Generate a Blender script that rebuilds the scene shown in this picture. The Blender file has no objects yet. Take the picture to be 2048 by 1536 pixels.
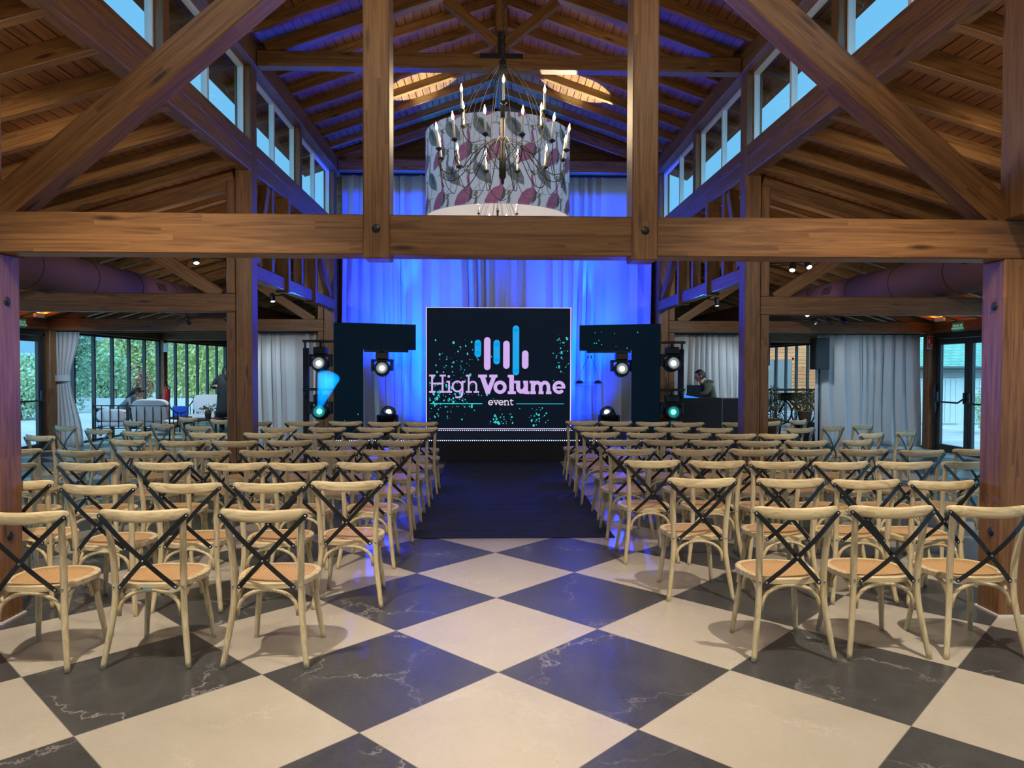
import bpy, math, random
from mathutils import Vector, Matrix
PI = math.pi
C = bpy.context.scene.collection
SC = bpy.context.scene

# ------------------------------------------------------------------ camera, world, exposure
F_PX = 1444.0
cam_d = bpy.data.cameras.new('camera'); cam_d.sensor_fit = 'HORIZONTAL'; cam_d.sensor_width = 36.0
cam_d.lens = 36.0 * F_PX / 2048.0; cam_d.clip_start = 0.05; cam_d.clip_end = 300
cam = bpy.data.objects.new('camera', cam_d); C.objects.link(cam)
pitch, yaw, roll = -0.0221712618, 0.0291634462, 0.00247704244
cp, sp, cy, sy, cr, sr = math.cos(pitch), math.sin(pitch), math.cos(yaw), math.sin(yaw), math.cos(roll), math.sin(roll)
f = Vector((sy*cp, cy*cp, sp)); r0 = Vector((cy, -sy, 0)); u0 = r0.cross(f)
rv = cr*r0 + sr*u0; uv = -sr*r0 + cr*u0
M = Matrix((rv, uv, -f)).transposed().to_4x4(); M.translation = Vector((0, 0, 1.656))
cam.matrix_world = M
SC.camera = cam
SC.view_settings.view_transform = 'Standard'; SC.view_settings.look = 'None'
SC.view_settings.gamma = 1; SC.view_settings.use_curve_mapping = False
SC.view_settings.exposure = 0.4
SC.cycles.max_bounces = 7; SC.cycles.diffuse_bounces = 4; SC.cycles.glossy_bounces = 3
SC.cycles.transparent_max_bounces = 16; SC.cycles.transmission_bounces = 4
SC.cycles.sample_clamp_indirect = 4.0; SC.cycles.sample_clamp_direct = 0
SC.cycles.caustics_reflective = False; SC.cycles.caustics_refractive = False
SC.cycles.use_denoising = True

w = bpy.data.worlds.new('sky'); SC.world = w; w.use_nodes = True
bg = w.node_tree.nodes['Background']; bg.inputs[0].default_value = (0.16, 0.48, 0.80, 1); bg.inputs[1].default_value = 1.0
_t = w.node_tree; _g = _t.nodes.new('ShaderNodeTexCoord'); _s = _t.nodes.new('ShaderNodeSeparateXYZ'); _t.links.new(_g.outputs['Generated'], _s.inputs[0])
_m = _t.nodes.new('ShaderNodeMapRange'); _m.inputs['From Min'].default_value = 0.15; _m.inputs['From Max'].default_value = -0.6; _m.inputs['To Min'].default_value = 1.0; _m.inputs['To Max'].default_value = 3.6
_t.links.new(_s.outputs['Y'], _m.inputs[0]); _t.links.new(_m.outputs[0], bg.inputs[1])   # sky strength raised behind the camera, added to lift the interior daylight

def lamp(name, kind, loc, target, energy, color, size=0.1, cone=60, blend=0.5, parent=None, shape=None, sy_=None):
    d = bpy.data.lights.new(name, kind); d.energy = energy; d.color = color
    if kind == 'SPOT': d.spot_size = math.radians(cone); d.spot_blend = blend; d.shadow_soft_size = size
    elif kind == 'POINT': d.shadow_soft_size = size
    elif kind == 'AREA':
        d.size = size
        if sy_: d.shape = 'RECTANGLE'; d.size_y = sy_
    o = bpy.data.objects.new(name, d); C.objects.link(o); o.location = loc
    if target is not None:
        o.rotation_euler = (Vector(target) - Vector(loc)).to_track_quat('-Z', 'Y').to_euler()
    return o

sd = bpy.data.lights.new('overcast_sun', 'SUN'); sd.energy = 2.4; sd.angle = math.radians(70); sd.color = (0.80, 0.94, 1.0)
so = bpy.data.objects.new('overcast_sun', sd); C.objects.link(so); so.rotation_euler = Vector((-0.15, 0.75, -1.0)).to_track_quat('-Z', 'Y').to_euler()
WARM = (1.0, 0.85, 0.66); BLUE = (0.0, 0.038, 1.0); CYAN = (0.0, 0.34, 1.0); VIOLET = (0.2, 0.16, 1.0)
# ceiling downlights of the hall and fill spots added to brighten it
TRACK = [  # location, target, energy
    ((-2.15, 2.7, 4.6), (-2.2, 3.5, 0), 520), ((2.5, 2.7, 4.6), (2.4, 3.5, 0), 520),
    ((0.1, 2.2, 5.6), (0.1, 2.2, 0), 110),
    ((-4.4, 6.6, 3.55), (-3.9, 6.9, 0), 110), ((4.6, 6.6, 3.55), (4.2, 6.9, 0), 110),
    ((-4.9, 11.0, 3.45), (-4.6, 11.3, 0), 100), ((5.1, 11.0, 3.45), (4.8, 11.3, 0), 100),
    ((-2.0, 7.0, 5.8), (-1.8, 7.4, 0), 90), ((2.3, 7.0, 5.8), (2.1, 7.4, 0), 90),
]
for p, t, e in TRACK:
    lamp('downlight', 'SPOT', p, t, e, WARM, 0.05, 84, 0.55)
CURTAIN_FILL = [((-5.5, 13.35, 2.45), (-4.1, 14.9, 1.1)), ((5.85, 13.35, 2.5), (4.4, 14.9, 1.1)), ((5.9, 13.0, 2.5), (7.9, 14.9, 1.0)), ((-7.0, 13.2, 2.5), (-8.7, 14.9, 1.2))]
for p, t in CURTAIN_FILL: lamp('downlight', 'SPOT', p, t, 85, (0.70, 0.87, 1.0), 0.04, 60, 0.7)  # cool spots added to brighten the side curtains
for x in (-2.3, 2.5): lamp('downlight', 'SPOT', (x, -1.6, 3.9), (x*0.95, 4.6, 0.3), 120, WARM, 0.08, 50, 0.7)  # fill added behind the camera for chair backs and beam fronts
for s in (-1, 1): lamp('downlight', 'SPOT', (0.13+s*2.3, 1.0, 4.9), (0.13+s*2.0, 4.8, 3.8), 95, WARM, 0.08, 52, 0.9)  # fill added to brighten the diagonal braces and queen posts
for s in (-1, 1):   # fill spots added to brighten the aisle beams and the lounge
    lamp('downlight', 'SPOT', (0.13+s*4.1, 5.4, 3.5), (0.13+s*4.6, 9.7, 2.4), 80, WARM, 0.08, 84, 0.7)
    lamp('downlight', 'SPOT', (0.13+s*4.3, 10.9, 3.4), (0.13+s*5.2, 14.6, 2.2), 70, WARM, 0.08, 84, 0.7)
    lamp('downlight', 'SPOT', (0.13+s*6.9, 16.9, 2.95), (0.13+s*7.3, 17.4, 0), 170 if s < 0 else 110, (0.8, 0.92, 1.0), 0.08, 130, 0.7)
# upward washes that light the timber roof
UPL = [((-3.9, 4.9, 2.75), (-4.6, 5.6, 4.2), 20), ((4.1, 4.9, 2.75), (4.9, 5.6, 4.2), 20),
       ((-4.0, 9.95, 2.75), (-4.8, 10.6, 4.2), 22), ((4.2, 9.95, 2.75), (5.0, 10.6, 4.2), 22),
       ((-2.6, 9.75, 5.93), (-1.6, 8.4, 7), 8), ((2.9, 9.75, 5.93), (1.8, 8.4, 7), 8),
       ((-1.4, 9.9, 5.93), (-1.4, 12, 7), 8), ((1.7, 9.9, 5.93), (1.7, 12, 7), 8)]
for p, t, e in UPL:
    lamp('uplight', 'SPOT', p, t, e, WARM, 0.06, 150, 0.8)
for x in (-8.75, 9.0):     # amber strips on top of the outer wall beams
    lamp('amber_strip', 'AREA', (x, 13.2, 2.70), (x, 13.2, 4), 30, (1.0, 0.42, 0.06), 0.08, sy_=2.6)
# stage wash on the curtain
for x in (-1.70, 1.98):
    lamp('curtain_uplight', 'SPOT', (x, 14.70, 2.35), (x, 14.95, 4.6), 240, CYAN, 0.02, 24, 0.8)
    lamp('curtain_downlight', 'SPOT', (x, 14.70, 2.25), (x, 14.95, 0.5), 60, CYAN, 0.02, 22, 0.9)
for x, tx in ((-2.5, -1.9), (-1.5, -1.5), (2.75, 2.1), (1.75, 1.7)):
    lamp('curtain_uplight', 'SPOT', (x, 13.9, 0.5), (tx, 14.95, 4.3), 1900, BLUE, 0.03, 60, 0.8)
lamp('curtain_wash', 'SPOT', (-2.25, 13.8, 0.5), (0.5, 14.95, 4.2), 1900, BLUE, 0.05, 90, 0.8)
lamp('curtain_wash', 'SPOT', (2.5, 13.8, 0.5), (-0.3, 14.95, 4.2), 1900, BLUE, 0.05, 90, 0.8)
for x in (-1.42, 1.72): lamp('curtain_wash', 'SPOT', (x, 13.95, 0.45), (x*1.02, 14.95, 1.3), 300, BLUE, 0.05, 80, 0.9)
# moving heads washing the hall
for x, tx in ((-2.95, 3.1), (3.2, -2.85)):
    lamp('stage_wash', 'SPOT', (x, 12.60, 1.74), (tx, 4.5, 2.1), 280, VIOLET, 0.05, 38, 0.8)
lamp('stage_wash', 'SPOT', (-2.0, 13.12, 1.62), (-1.0, 8.0, 0.0), 120, BLUE, 0.05, 60, 0.8)
lamp('stage_wash', 'SPOT', (2.42, 13.10, 1.62), (1.2, 8.0, 0.0), 120, BLUE, 0.05, 60, 0.8)
lamp('roof_wash', 'SPOT', (-2.9, 12.9, 2.3), (-1.6, 7.5, 6.3), 260, (0.02, 0.16, 1.0), 0.05, 60, 0.7)
lamp('roof_wash', 'SPOT', (3.15, 12.9, 2.3), (1.9, 7.0, 6.2), 130, (0.02, 0.16, 1.0), 0.05, 60, 0.7)
lamp('gobo_beam', 'SPOT', (-2.98, 12.66, 1.74), (-1.25, 12.9, 6.7), 7000, (0.72, 1.0, 0.85), 0.015, 12, 0.1)
lamp('gobo_beam', 'SPOT', (3.2, 12.66, 1.76), (1.5, 12.9, 6.7), 7000, (0.72, 1.0, 0.85), 0.015, 12, 0.1)
lamp('gobo_beam', 'SPOT', (2.4, 13.1, 1.62), (0.9, 9.7, 5.6), 5200, (1, 1, 0.85), 0.015, 5, 0.1)
lamp('gobo_beam', 'SPOT', (0.1, 13.6, 2.95), (0.0, 14.35, 6.6), 420, (0.0, 0.5, 1.0), 0.02, 44, 0.2)

# ------------------------------------------------------------------ materials
def new_mat(name):
    m = bpy.data.materials.new(name); m.use_nodes = True
    nt = m.node_tree; b = nt.nodes['Principled BSDF']
    return m, nt, b
def N(nt, t, **k):
    n = nt.nodes.new(t)
    for a, v in k.items(): setattr(n, a, v)
    return n
def math_n(nt, op, a, b=None):
    n = N(nt, 'ShaderNodeMath', operation=op)
    for i, v in enumerate((a, b)):
        if v is None: continue
        if isinstance(v, (int, float)): n.inputs[i].default_value = v
        else: nt.links.new(v, n.inputs[i])
    return n.outputs[0]
def plain(name, col, rough=0.5, metal=0.0, emit=None, es=0.0, noise=0.0, nscale=8.0, spec=0.5, bump=0.0):
    m, nt, b = new_mat(name)
    b.inputs['Roughness'].default_value = rough; b.inputs['Metallic'].default_value = metal
    b.inputs['Specular IOR Level'].default_value = spec
    b.inputs['Base Color'].default_value = (*col, 1)
    tc = N(nt, 'ShaderNodeTexCoord')
    nz = N(nt, 'ShaderNodeTexNoise'); nz.inputs['Scale'].default_value = nscale; nz.inputs['Detail'].default_value = 4
    nt.links.new(tc.outputs['Object'], nz.inputs['Vector'])
    mx = N(nt, 'ShaderNodeMix', data_type='RGBA')
    mx.inputs[6].default_value = (*[c*(1-max(noise, .04)) for c in col], 1); mx.inputs[7].default_value = (*[min(1, c*(1+max(noise, .04))) for c in col], 1)
    nt.links.new(nz.outputs[0], mx.inputs[0]); nt.links.new(mx.outputs[2], b.inputs['Base Color'])
    if bump:
        bp = N(nt, 'ShaderNodeBump'); bp.inputs['Strength'].default_value = bump; bp.inputs['Distance'].default_value = 0.01
        nt.links.new(nz.outputs[0], bp.inputs['Height']); nt.links.new(bp.outputs[0], b.inputs['Normal'])
    if emit:
        b.inputs['Emission Color'].default_value = (*emit, 1); b.inputs['Emission Strength'].default_value = es
    return m

def timber(name, dark, mid, light, axis='X', lam=0.045, plank=1.4, gsc=(1.0, 20, 20), knots=True, groove=0.0, rough=0.42, waxis='Z', varw=0.32):
    """wood whose grain runs along `axis` of the object; laminations stack along waxis"""
    m, nt, b = new_mat(name); L = nt.links.new
    tc = N(nt, 'ShaderNodeTexCoord'); oi = N(nt, 'ShaderNodeObjectInfo')
    sc = N(nt, 'ShaderNodeVectorMath', operation='SCALE'); sc.inputs[0].default_value = (37.3, 11.9, 23.1)
    L(oi.outputs['Random'], sc.inputs['Scale'])
    off = N(nt, 'ShaderNodeVectorMath', operation='ADD'); L(tc.outputs['Object'], off.inputs[0]); L(sc.outputs[0], off.inputs[1])
    sep = N(nt, 'ShaderNodeSeparateXYZ'); L(tc.outputs['Object'], sep.inputs[0])
    sep2 = N(nt, 'ShaderNodeSeparateXYZ'); L(off.outputs[0], sep2.inputs[0])
    ax = {'X': 0, 'Y': 1, 'Z': 2}
    along = sep2.outputs[ax[axis]]; wd = sep.outputs[ax[waxis]]
    row = math_n(nt, 'FLOOR', math_n(nt, 'DIVIDE', math_n(nt, 'ADD', wd, 10.0), lam))
    sh = math_n(nt, 'MULTIPLY', math_n(nt, 'SINE', math_n(nt, 'MULTIPLY', row, 12.9)), plank * 2.3)
    col = math_n(nt, 'FLOOR', math_n(nt, 'DIVIDE', math_n(nt, 'ADD', along, sh), plank))
    cmb = N(nt, 'ShaderNodeCombineXYZ'); L(row, cmb.inputs[0]); L(col, cmb.inputs[1]); L(oi.outputs['Random'], cmb.inputs[2])
    wn = N(nt, 'ShaderNodeTexWhiteNoise'); L(cmb.outputs[0], wn.inputs['Vector'])
    # grain
    mp = N(nt, 'ShaderNodeMapping'); g = list(gsc)
    if axis == 'Y': g = [gsc[1], gsc[0], gsc[2]]
    if axis == 'Z': g = [gsc[1], gsc[2], gsc[0]]
    mp.inputs['Scale'].default_value = g; L(off.outputs[0], mp.inputs['Vector'])
    addv = N(nt, 'ShaderNodeVectorMath', operation='ADD'); L(mp.outputs[0], addv.inputs[0])
    s3 = N(nt, 'ShaderNodeVectorMath', operation='SCALE'); L(wn.outputs['Color'], s3.inputs[0]); s3.inputs['Scale'].default_value = 40.0
    L(s3.outputs[0], addv.inputs[1])
    nz = N(nt, 'ShaderNodeTexNoise'); nz.inputs['Scale'].default_value = 1.3; nz.inputs['Detail'].default_value = 5; nz.inputs['Distortion'].default_value = 1.6
    L(addv.outputs[0], nz.inputs['Vector'])
    mr = N(nt, 'ShaderNodeValToRGB'); e = mr.color_ramp.elements
    e[0].position = 0.3; e[0].color = (*dark, 1); e[1].position = 0.72; e[1].color = (*light, 1)
    x = e.new(0.5); x.color = (*mid, 1)
    v = math_n(nt, 'ADD', math_n(nt, 'MULTIPLY', nz.outputs[0], 1.0), math_n(nt, 'MULTIPLY', math_n(nt, 'SUBTRACT', wn.outputs['Value'], 0.5), varw * 0.4))
    L(v, mr.inputs[0]); colr = mr.outputs[0]
    if knots:
        mk = N(nt, 'ShaderNodeMapping'); k = [1.1, 5.5, 5.5]
        if axis == 'Y': k = [5.5, 1.1, 5.5]
        if axis == 'Z': k = [5.5, 5.5, 1.1]
        k = [q * 1.3 for q in k]
        mk.inputs['Scale'].default_value = k; L(off.outputs[0], mk.inputs['Vector'])
        vo = N(nt, 'ShaderNodeTexVoronoi'); vo.inputs['Scale'].default_value = 1.0; L(mk.outputs[0], vo.inputs['Vector'])
        kr = N(nt, 'ShaderNodeValToRGB'); kr.color_ramp.elements[0].position = 0.05; kr.color_ramp.elements[1].position = 0.17
        kr.color_ramp.elements[0].color = (0.22, 0.2, 0.2, 1)
        L(vo.outputs['Distance'], kr.inputs[0])
        mm = N(nt, 'ShaderNodeMix', data_type='RGBA', blend_type='MULTIPLY'); mm.inputs[0].default_value = 1.0
        L(colr, mm.inputs[6]); L(kr.outputs[0], mm.inputs[7]); colr = mm.outputs[2]
    if groove:
        fr = math_n(nt, 'FRACT', math_n(nt, 'DIVIDE', math_n(nt, 'ADD', wd, 10.0), lam))
        gr = math_n(nt, 'LESS_THAN', fr, groove)
        mm = N(nt, 'ShaderNodeMix', data_type='RGBA'); L(gr, mm.inputs[0]); L(colr, mm.inputs[6]); mm.inputs[7].default_value = (0.008, 0.004, 0.002, 1)
        colr = mm.outputs[2]
    L(colr, b.inputs['Base Color']); b.inputs['Roughness'].default_value = rough
    bp = N(nt, 'ShaderNodeBump'); bp.inputs['Strength'].default_value = 0.12; bp.inputs['Distance'].default_value = 0.004
    L(nz.outputs[0], bp.inputs['Height']); L(bp.outputs[0], b.inputs['Normal'])
    return m

MT = {}
MT['beam'] = timber('stained_timber', (0.105, 0.044, 0.015), (0.195, 0.088, 0.030), (0.27, 0.130, 0.046))
MT['rafter'] = timber('rafter_timber', (0.13, 0.056, 0.017), (0.23, 0.105, 0.033), (0.31, 0.155, 0.052), lam=0.4)
MT['deck'] = timber('roof_boards', (0.13, 0.046, 0.018), (0.22, 0.085, 0.032), (0.29, 0.12, 0.045), axis='Y', waxis='X', lam=0.125, plank=2.6, groove=0.10, knots=False, rough=0.36)
MT['wall_wood'] = timber('cladding', (0.09, 0.035, 0.012), (0.19, 0.08, 0.028), (0.26, 0.12, 0.04), axis='Y', waxis='Z', lam=0.14, plank=2.0, groove=0.05)
MT['clad_out'] = timber('outdoor_cladding', (0.62, 0.20, 0.075), (0.92, 0.33, 0.13), (0.97, 0.42, 0.18), axis='X', waxis='Z', lam=0.15, plank=2.2, groove=0.07)
MT['oak'] = timber('washed_oak', (0.50, 0.39, 0.215), (0.68, 0.555, 0.33), (0.80, 0.68, 0.43), axis='Z', waxis='Y', lam=0.5, gsc=(2.0, 30, 30), knots=False, rough=0.5, varw=0.2)
MT['oak_rail'] = timber('washed_oak_rail', (0.48, 0.365, 0.20), (0.69, 0.56, 0.33), (0.82, 0.70, 0.44), axis='X', waxis='Y', lam=0.5, gsc=(2.2, 22, 22), knots=False, rough=0.5, varw=0.2)

def cane_mat():
    m, nt, b = new_mat('woven_cane'); L = nt.links.new
    tc = N(nt, 'ShaderNodeTexCoord'); mp = N(nt, 'ShaderNodeMapping'); mp.inputs['Scale'].default_value = (75, 75, 75); mp.inputs['Rotation'].default_value = (0, 0, PI/4)
    L(tc.outputs['Object'], mp.inputs[0]); ck = N(nt, 'ShaderNodeTexChecker'); ck.inputs['Scale'].default_value = 1.0
    ck.inputs[1].default_value = (0.72, 0.46, 0.23, 1); ck.inputs[2].default_value = (0.46, 0.26, 0.11, 1)
    L(mp.outputs[0], ck.inputs[0]); L(ck.outputs[0], b.inputs['Base Color']); b.inputs['Roughness'].default_value = 0.5
    bp = N(nt, 'ShaderNodeBump'); bp.inputs['Strength'].default_value = 0.5; bp.inputs['Distance'].default_value = 0.003
    L(ck.outputs[1], bp.inputs['Height']); L(bp.outputs[0], b.inputs['Normal'])
    return m
MT['cane'] = cane_mat()
MT['black'] = plain('black_metal', (0.012, 0.014, 0.016), 0.38, 0.0)
MT['steel'] = plain('brushed_steel', (0.55, 0.55, 0.55), 0.3, 1.0)
MT['iron'] = plain('dark_iron', (0.020, 0.019, 0.018), 0.55, 0.2)
MT['blackbox'] = plain('black_cloth', (0.008, 0.010, 0.016), 0.75, noise=0.3)
MT['frame'] = plain('dark_window_frame', (0.03, 0.03, 0.032), 0.4)
MT['alu'] = plain('aluminium_frame', (0.35, 0.37, 0.38), 0.35, 0.6)
MT['duct'] = plain('brown_duct_fabric', (0.16, 0.075, 0.062), 0.7, noise=0.12, nscale=2)
MT['duct_line'] = plain('duct_seam', (0.02, 0.012, 0.01), 0.7)
MT['white'] = plain('white_paint', (0.75, 0.75, 0.74), 0.5)
MT['candle'] = plain('candle_sleeve', (0.85, 0.85, 0.80), 0.5)
MT['bulb'] = plain('lit_bulb', (1, .9, .7), 0.3, emit=(1.0, 0.80, 0.45), es=14)
MT['cushion'] = plain('white_cushion', (0.72, 0.74, 0.78), 0.9, noise=0.05, bump=0.2)
MT['red'] = plain('red_enamel', (0.45, 0.02, 0.02), 0.35)
MT['green_sign'] = plain('green_sign', (0.0, 0.16, 0.08), 0.5, emit=(0.0, 0.16, 0.09), es=0.25)
MT['sign_white'] = plain('sign_white', (0.7, 0.8, 0.75), 0.5, emit=(0.5, 0.8, 0.65), es=0.3)
MT['skin'] = plain('skin', (0.52, 0.29, 0.20), 0.55)
MT['hair'] = plain('dark_hair', (0.010, 0.006, 0.005), 0.5, noise=0.4, nscale=60, bump=0.5)
MT['coat'] = plain('dark_coat', (0.012, 0.018, 0.022), 0.8, noise=0.3)
MT['grey_wool'] = plain('grey_blue_jumper', (0.20, 0.25, 0.31), 0.9, noise=0.15, bump=0.3)
MT['jeans'] = plain('grey_trousers', (0.12, 0.13, 0.17), 0.9, noise=0.2)
MT['olive'] = plain('olive_jacket', (0.075, 0.075, 0.05), 0.85, noise=0.2)
MT['navy'] = plain('navy_shirt', (0.01, 0.02, 0.06), 0.8)
MT['soil'] = plain('soil', (0.05, 0.03, 0.02), 0.95)
MT['terracotta'] = plain('clay_pot', (0.30, 0.22, 0.16), 0.8)
MT['leaf'] = plain('leaf_green', (0.30, 0.42, 0.18), 0.6, noise=0.6, nscale=9)
MT['olive_leaf'] = plain('olive_leaf', (0.16, 0.20, 0.12), 0.6, noise=0.5, nscale=20)
MT['bark'] = plain('bark', (0.16, 0.13, 0.10), 0.9, noise=0.3)
MT['blue_box'] = plain('blue_plastic', (0.02, 0.12, 0.75), 0.4)
MT['roof_tile'] = plain('green_roof_tile', (0.10, 0.40, 0.34), 0.7, noise=0.35, nscale=6)
MT['grey_door'] = plain('grey_brown_door', (0.30, 0.26, 0.24), 0.6)
MT['board'] = plain('weathered_board', (0.48, 0.52, 0.50), 0.8, noise=0.15, nscale=12)

def curtain_mat():
    m, nt, b = new_mat('curtain_fabric')
    b.inputs['Base Color'].default_value = (0.50, 0.54, 0.57, 1); b.inputs['Roughness'].default_value = 0.85
    b.inputs['Sheen Weight'].default_value = 0.3
    tc = N(nt, 'ShaderNodeTexCoord'); nz = N(nt, 'ShaderNodeTexNoise'); nz.inputs['Scale'].default_value = 300
    nt.links.new(tc.outputs['Object'], nz.inputs['Vector'])
    bp = N(nt, 'ShaderNodeBump'); bp.inputs['Strength'].default_value = 0.15; bp.inputs['Distance'].default_value = 0.002
    nt.links.new(nz.outputs[0], bp.inputs['Height']); nt.links.new(bp.outputs[0], b.inputs['Normal'])
    return m
MT['curtain'] = curtain_mat()

def glass_mat():
    m = bpy.data.materials.new('window_glass'); m.use_nodes = True; nt = m.node_tree; nt.nodes.clear()
    o = N(nt, 'ShaderNodeOutputMaterial'); t = N(nt, 'ShaderNodeBsdfTransparent'); t.inputs[0].default_value = (0.93, 0.97, 0.97, 1)
    g = N(nt, 'ShaderNodeBsdfGlossy'); g.inputs['Roughness'].default_value = 0.02
    fr = N(nt, 'ShaderNodeLayerWeight'); fr.inputs[0].default_value = 0.15
    geo = N(nt, 'ShaderNodeNewGeometry')
    mx = N(nt, 'ShaderNodeMixShader'); L = nt.links.new
    L(math_n(nt, 'MULTIPLY', math_n(nt, 'SUBTRACT', 1.0, geo.outputs['Backfacing']), math_n(nt, 'ADD', 0.03, math_n(nt, 'MULTIPLY', fr.outputs['Facing'], 0.25))), mx.inputs[0]); L(t.outputs[0], mx.inputs[1]); L(g.outputs[0], mx.inputs[2]); L(mx.outputs[0], o.inputs[0])
    return m
MT['glass'] = glass_mat()

def floor_mat():
    m, nt, b = new_mat('diamond_tiles'); L = nt.links.new
    tc = N(nt, 'ShaderNodeTexCoord')
    v1 = N(nt, 'ShaderNodeVectorMath', operation='SUBTRACT'); L(tc.outputs['Object'], v1.inputs[0]); v1.inputs[1].default_value = (0.0423, 3.2575, 0)
    ro = N(nt, 'ShaderNodeVectorRotate', rotation_type='Z_AXIS'); ro.inputs['Angle'].default_value = PI/4; L(v1.outputs[0], ro.inputs['Vector'])
    dv = N(nt, 'ShaderNodeVectorMath', operation='MULTIPLY'); L(ro.outputs[0], dv.inputs[0]); dv.inputs[1].default_value = (1/0.9, 1/0.9, 0)
    ad = N(nt, 'ShaderNodeVectorMath', operation='ADD'); L(dv.outputs[0], ad.inputs[0]); ad.inputs[1].default_value = (20.5, 20.5, 0.5)
    sp_ = N(nt, 'ShaderNodeSeparateXYZ'); L(ad.outputs[0], sp_.inputs[0])
    fx = math_n(nt, 'FLOOR', sp_.outputs[0]); fy = math_n(nt, 'FLOOR', sp_.outputs[1])
    par = math_n(nt, 'MODULO', math_n(nt, 'ADD', fx, fy), 2.0)
    cmb = N(nt, 'ShaderNodeCombineXYZ'); L(fx, cmb.inputs[0]); L(fy, cmb.inputs[1])
    wn = N(nt, 'ShaderNodeTexWhiteNoise'); L(cmb.outputs[0], wn.inputs['Vector'])
    # cloudy variation, each tile its own cut
    s3 = N(nt, 'ShaderNodeVectorMath', operation='SCALE'); L(wn.outputs['Color'], s3.inputs[0]); s3.inputs['Scale'].default_value = 30
    av = N(nt, 'ShaderNodeVectorMath', operation='ADD'); L(ad.outputs[0], av.inputs[0]); L(s3.outputs[0], av.inputs[1])
    nz = N(nt, 'ShaderNodeTexNoise'); nz.inputs['Scale'].default_value = 3.0; nz.inputs['Detail'].default_value = 4; nz.inputs['Roughness'].default_value = 0.6; L(av.outputs[0], nz.inputs['Vector'])
    fine = N(nt, 'ShaderNodeTexNoise'); fine.inputs['Scale'].default_value = 38.0; fine.inputs['Detail'].default_value = 3; L(av.outputs[0], fine.inputs['Vector'])
    wr = N(nt, 'ShaderNodeTexNoise'); wr.inputs['Scale'].default_value = 2.6; wr.inputs['Detail'].default_value = 6; wr.inputs['Roughness'].default_value = 0.65; L(av.outputs[0], wr.inputs['Vector'])
    ws = N(nt, 'ShaderNodeVectorMath', operation='SCALE'); L(wr.outputs['Color'], ws.inputs[0]); ws.inputs['Scale'].default_value = 0.75
    wa = N(nt, 'ShaderNodeVectorMath', operation='ADD'); L(av.outputs[0], wa.inputs[0]); L(ws.outputs[0], wa.inputs[1])
    vo = N(nt, 'ShaderNodeTexVoronoi', feature='DISTANCE_TO_EDGE'); vo.inputs['Scale'].default_value = 1.15; L(wa.outputs[0], vo.inputs['Vector'])
    vein = N(nt, 'ShaderNodeMapRange'); vein.inputs['From Min'].default_value = 0.0; vein.inputs['From Max'].default_value = 0.013; vein.inputs['To Min'].default_value = 1; vein.inputs['To Max'].default_value = 0
    L(vo.outputs['Distance'], vein.inputs[0])
    mk = N(nt, 'ShaderNodeTexNoise'); mk.inputs['Scale'].default_value = 1.6; mk.inputs['Detail'].default_value = 2; L(av.outputs[0], mk.inputs['Vector'])
    patch = N(nt, 'ShaderNodeMapRange'); patch.inputs['From Min'].default_value = 0.42; patch.inputs['From Max'].default_value = 0.60; L(mk.outputs[0], patch.inputs[0])
    vmask = math_n(nt, 'MULTIPLY', vein.outputs[0], patch.outputs[0])
    def two(c0, c1, fac):
        x = N(nt, 'ShaderNodeMix', data_type='RGBA'); x.inputs[6].default_value = (*c0, 1); x.inputs[7].default_value = (*c1, 1); L(fac, x.inputs[0]); return x.outputs[2]
    ndk = N(nt, 'ShaderNodeMapRange'); ndk.inputs['From Min'].default_value = 0.3; ndk.inputs['From Max'].default_value = 0.7; L(math_n(nt, 'ADD', math_n(nt, 'MULTIPLY', nz.outputs[0], 0.6), math_n(nt, 'MULTIPLY', fine.outputs[0], 0.4)), ndk.inputs[0])
    dk = two((0.040, 0.043, 0.048), (0.086, 0.090, 0.096), ndk.outputs[0]); lt = two((0.48, 0.435, 0.365), (0.55, 0.505, 0.435), ndk.outputs[0])
    def addc(base, c, fac, k):
        x = N(nt, 'ShaderNodeMix', data_type='RGBA'); L(base, x.inputs[6]); x.inputs[7].default_value = (*c, 1); L(math_n(nt, 'MULTIPLY', fac, k), x.inputs[0]); return x.outputs[2]
    dk = addc(dk, (0.42, 0.40, 0.38), vmask, 0.75); lt = addc(lt, (0.72, 0.66, 0.58), vmask, 0.45)
    cc = N(nt, 'ShaderNodeMix', data_type='RGBA'); L(par, cc.inputs[0]); L(lt, cc.inputs[6]); L(dk, cc.inputs[7])
    # grout
    def edge(s):
        fr = math_n(nt, 'FRACT', s); return math_n(nt, 'MINIMUM', fr, math_n(nt, 'SUBTRACT', 1.0, fr))
    ed = math_n(nt, 'LESS_THAN', math_n(nt, 'MINIMUM', edge(sp_.outputs[0]), edge(sp_.outputs[1])), 0.0022)
    gm = N(nt, 'ShaderNodeMix', data_type='RGBA'); L(ed, gm.inputs[0]); L(cc.outputs[2], gm.inputs[6]); gm.inputs[7].default_value = (0.22, 0.2, 0.17, 1)
    L(gm.outputs[2], b.inputs['Base Color']); b.inputs['IOR'].default_value = 1.6
    rr = N(nt, 'ShaderNodeMapRange'); rr.inputs['To Min'].default_value = 0.26; rr.inputs['To Max'].default_value = 0.36; L(nz.outputs[0], rr.inputs[0]); L(rr.outputs[0], b.inputs['Roughness'])
    bp = N(nt, 'ShaderNodeBump'); bp.inputs['Strength'].default_value = 0.02; bp.inputs['Distance'].default_value = 0.003; L(nz.outputs[0], bp.inputs['Height']); L(bp.outputs[0], b.inputs['Normal'])
    return m
MT['floor'] = floor_mat()

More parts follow.
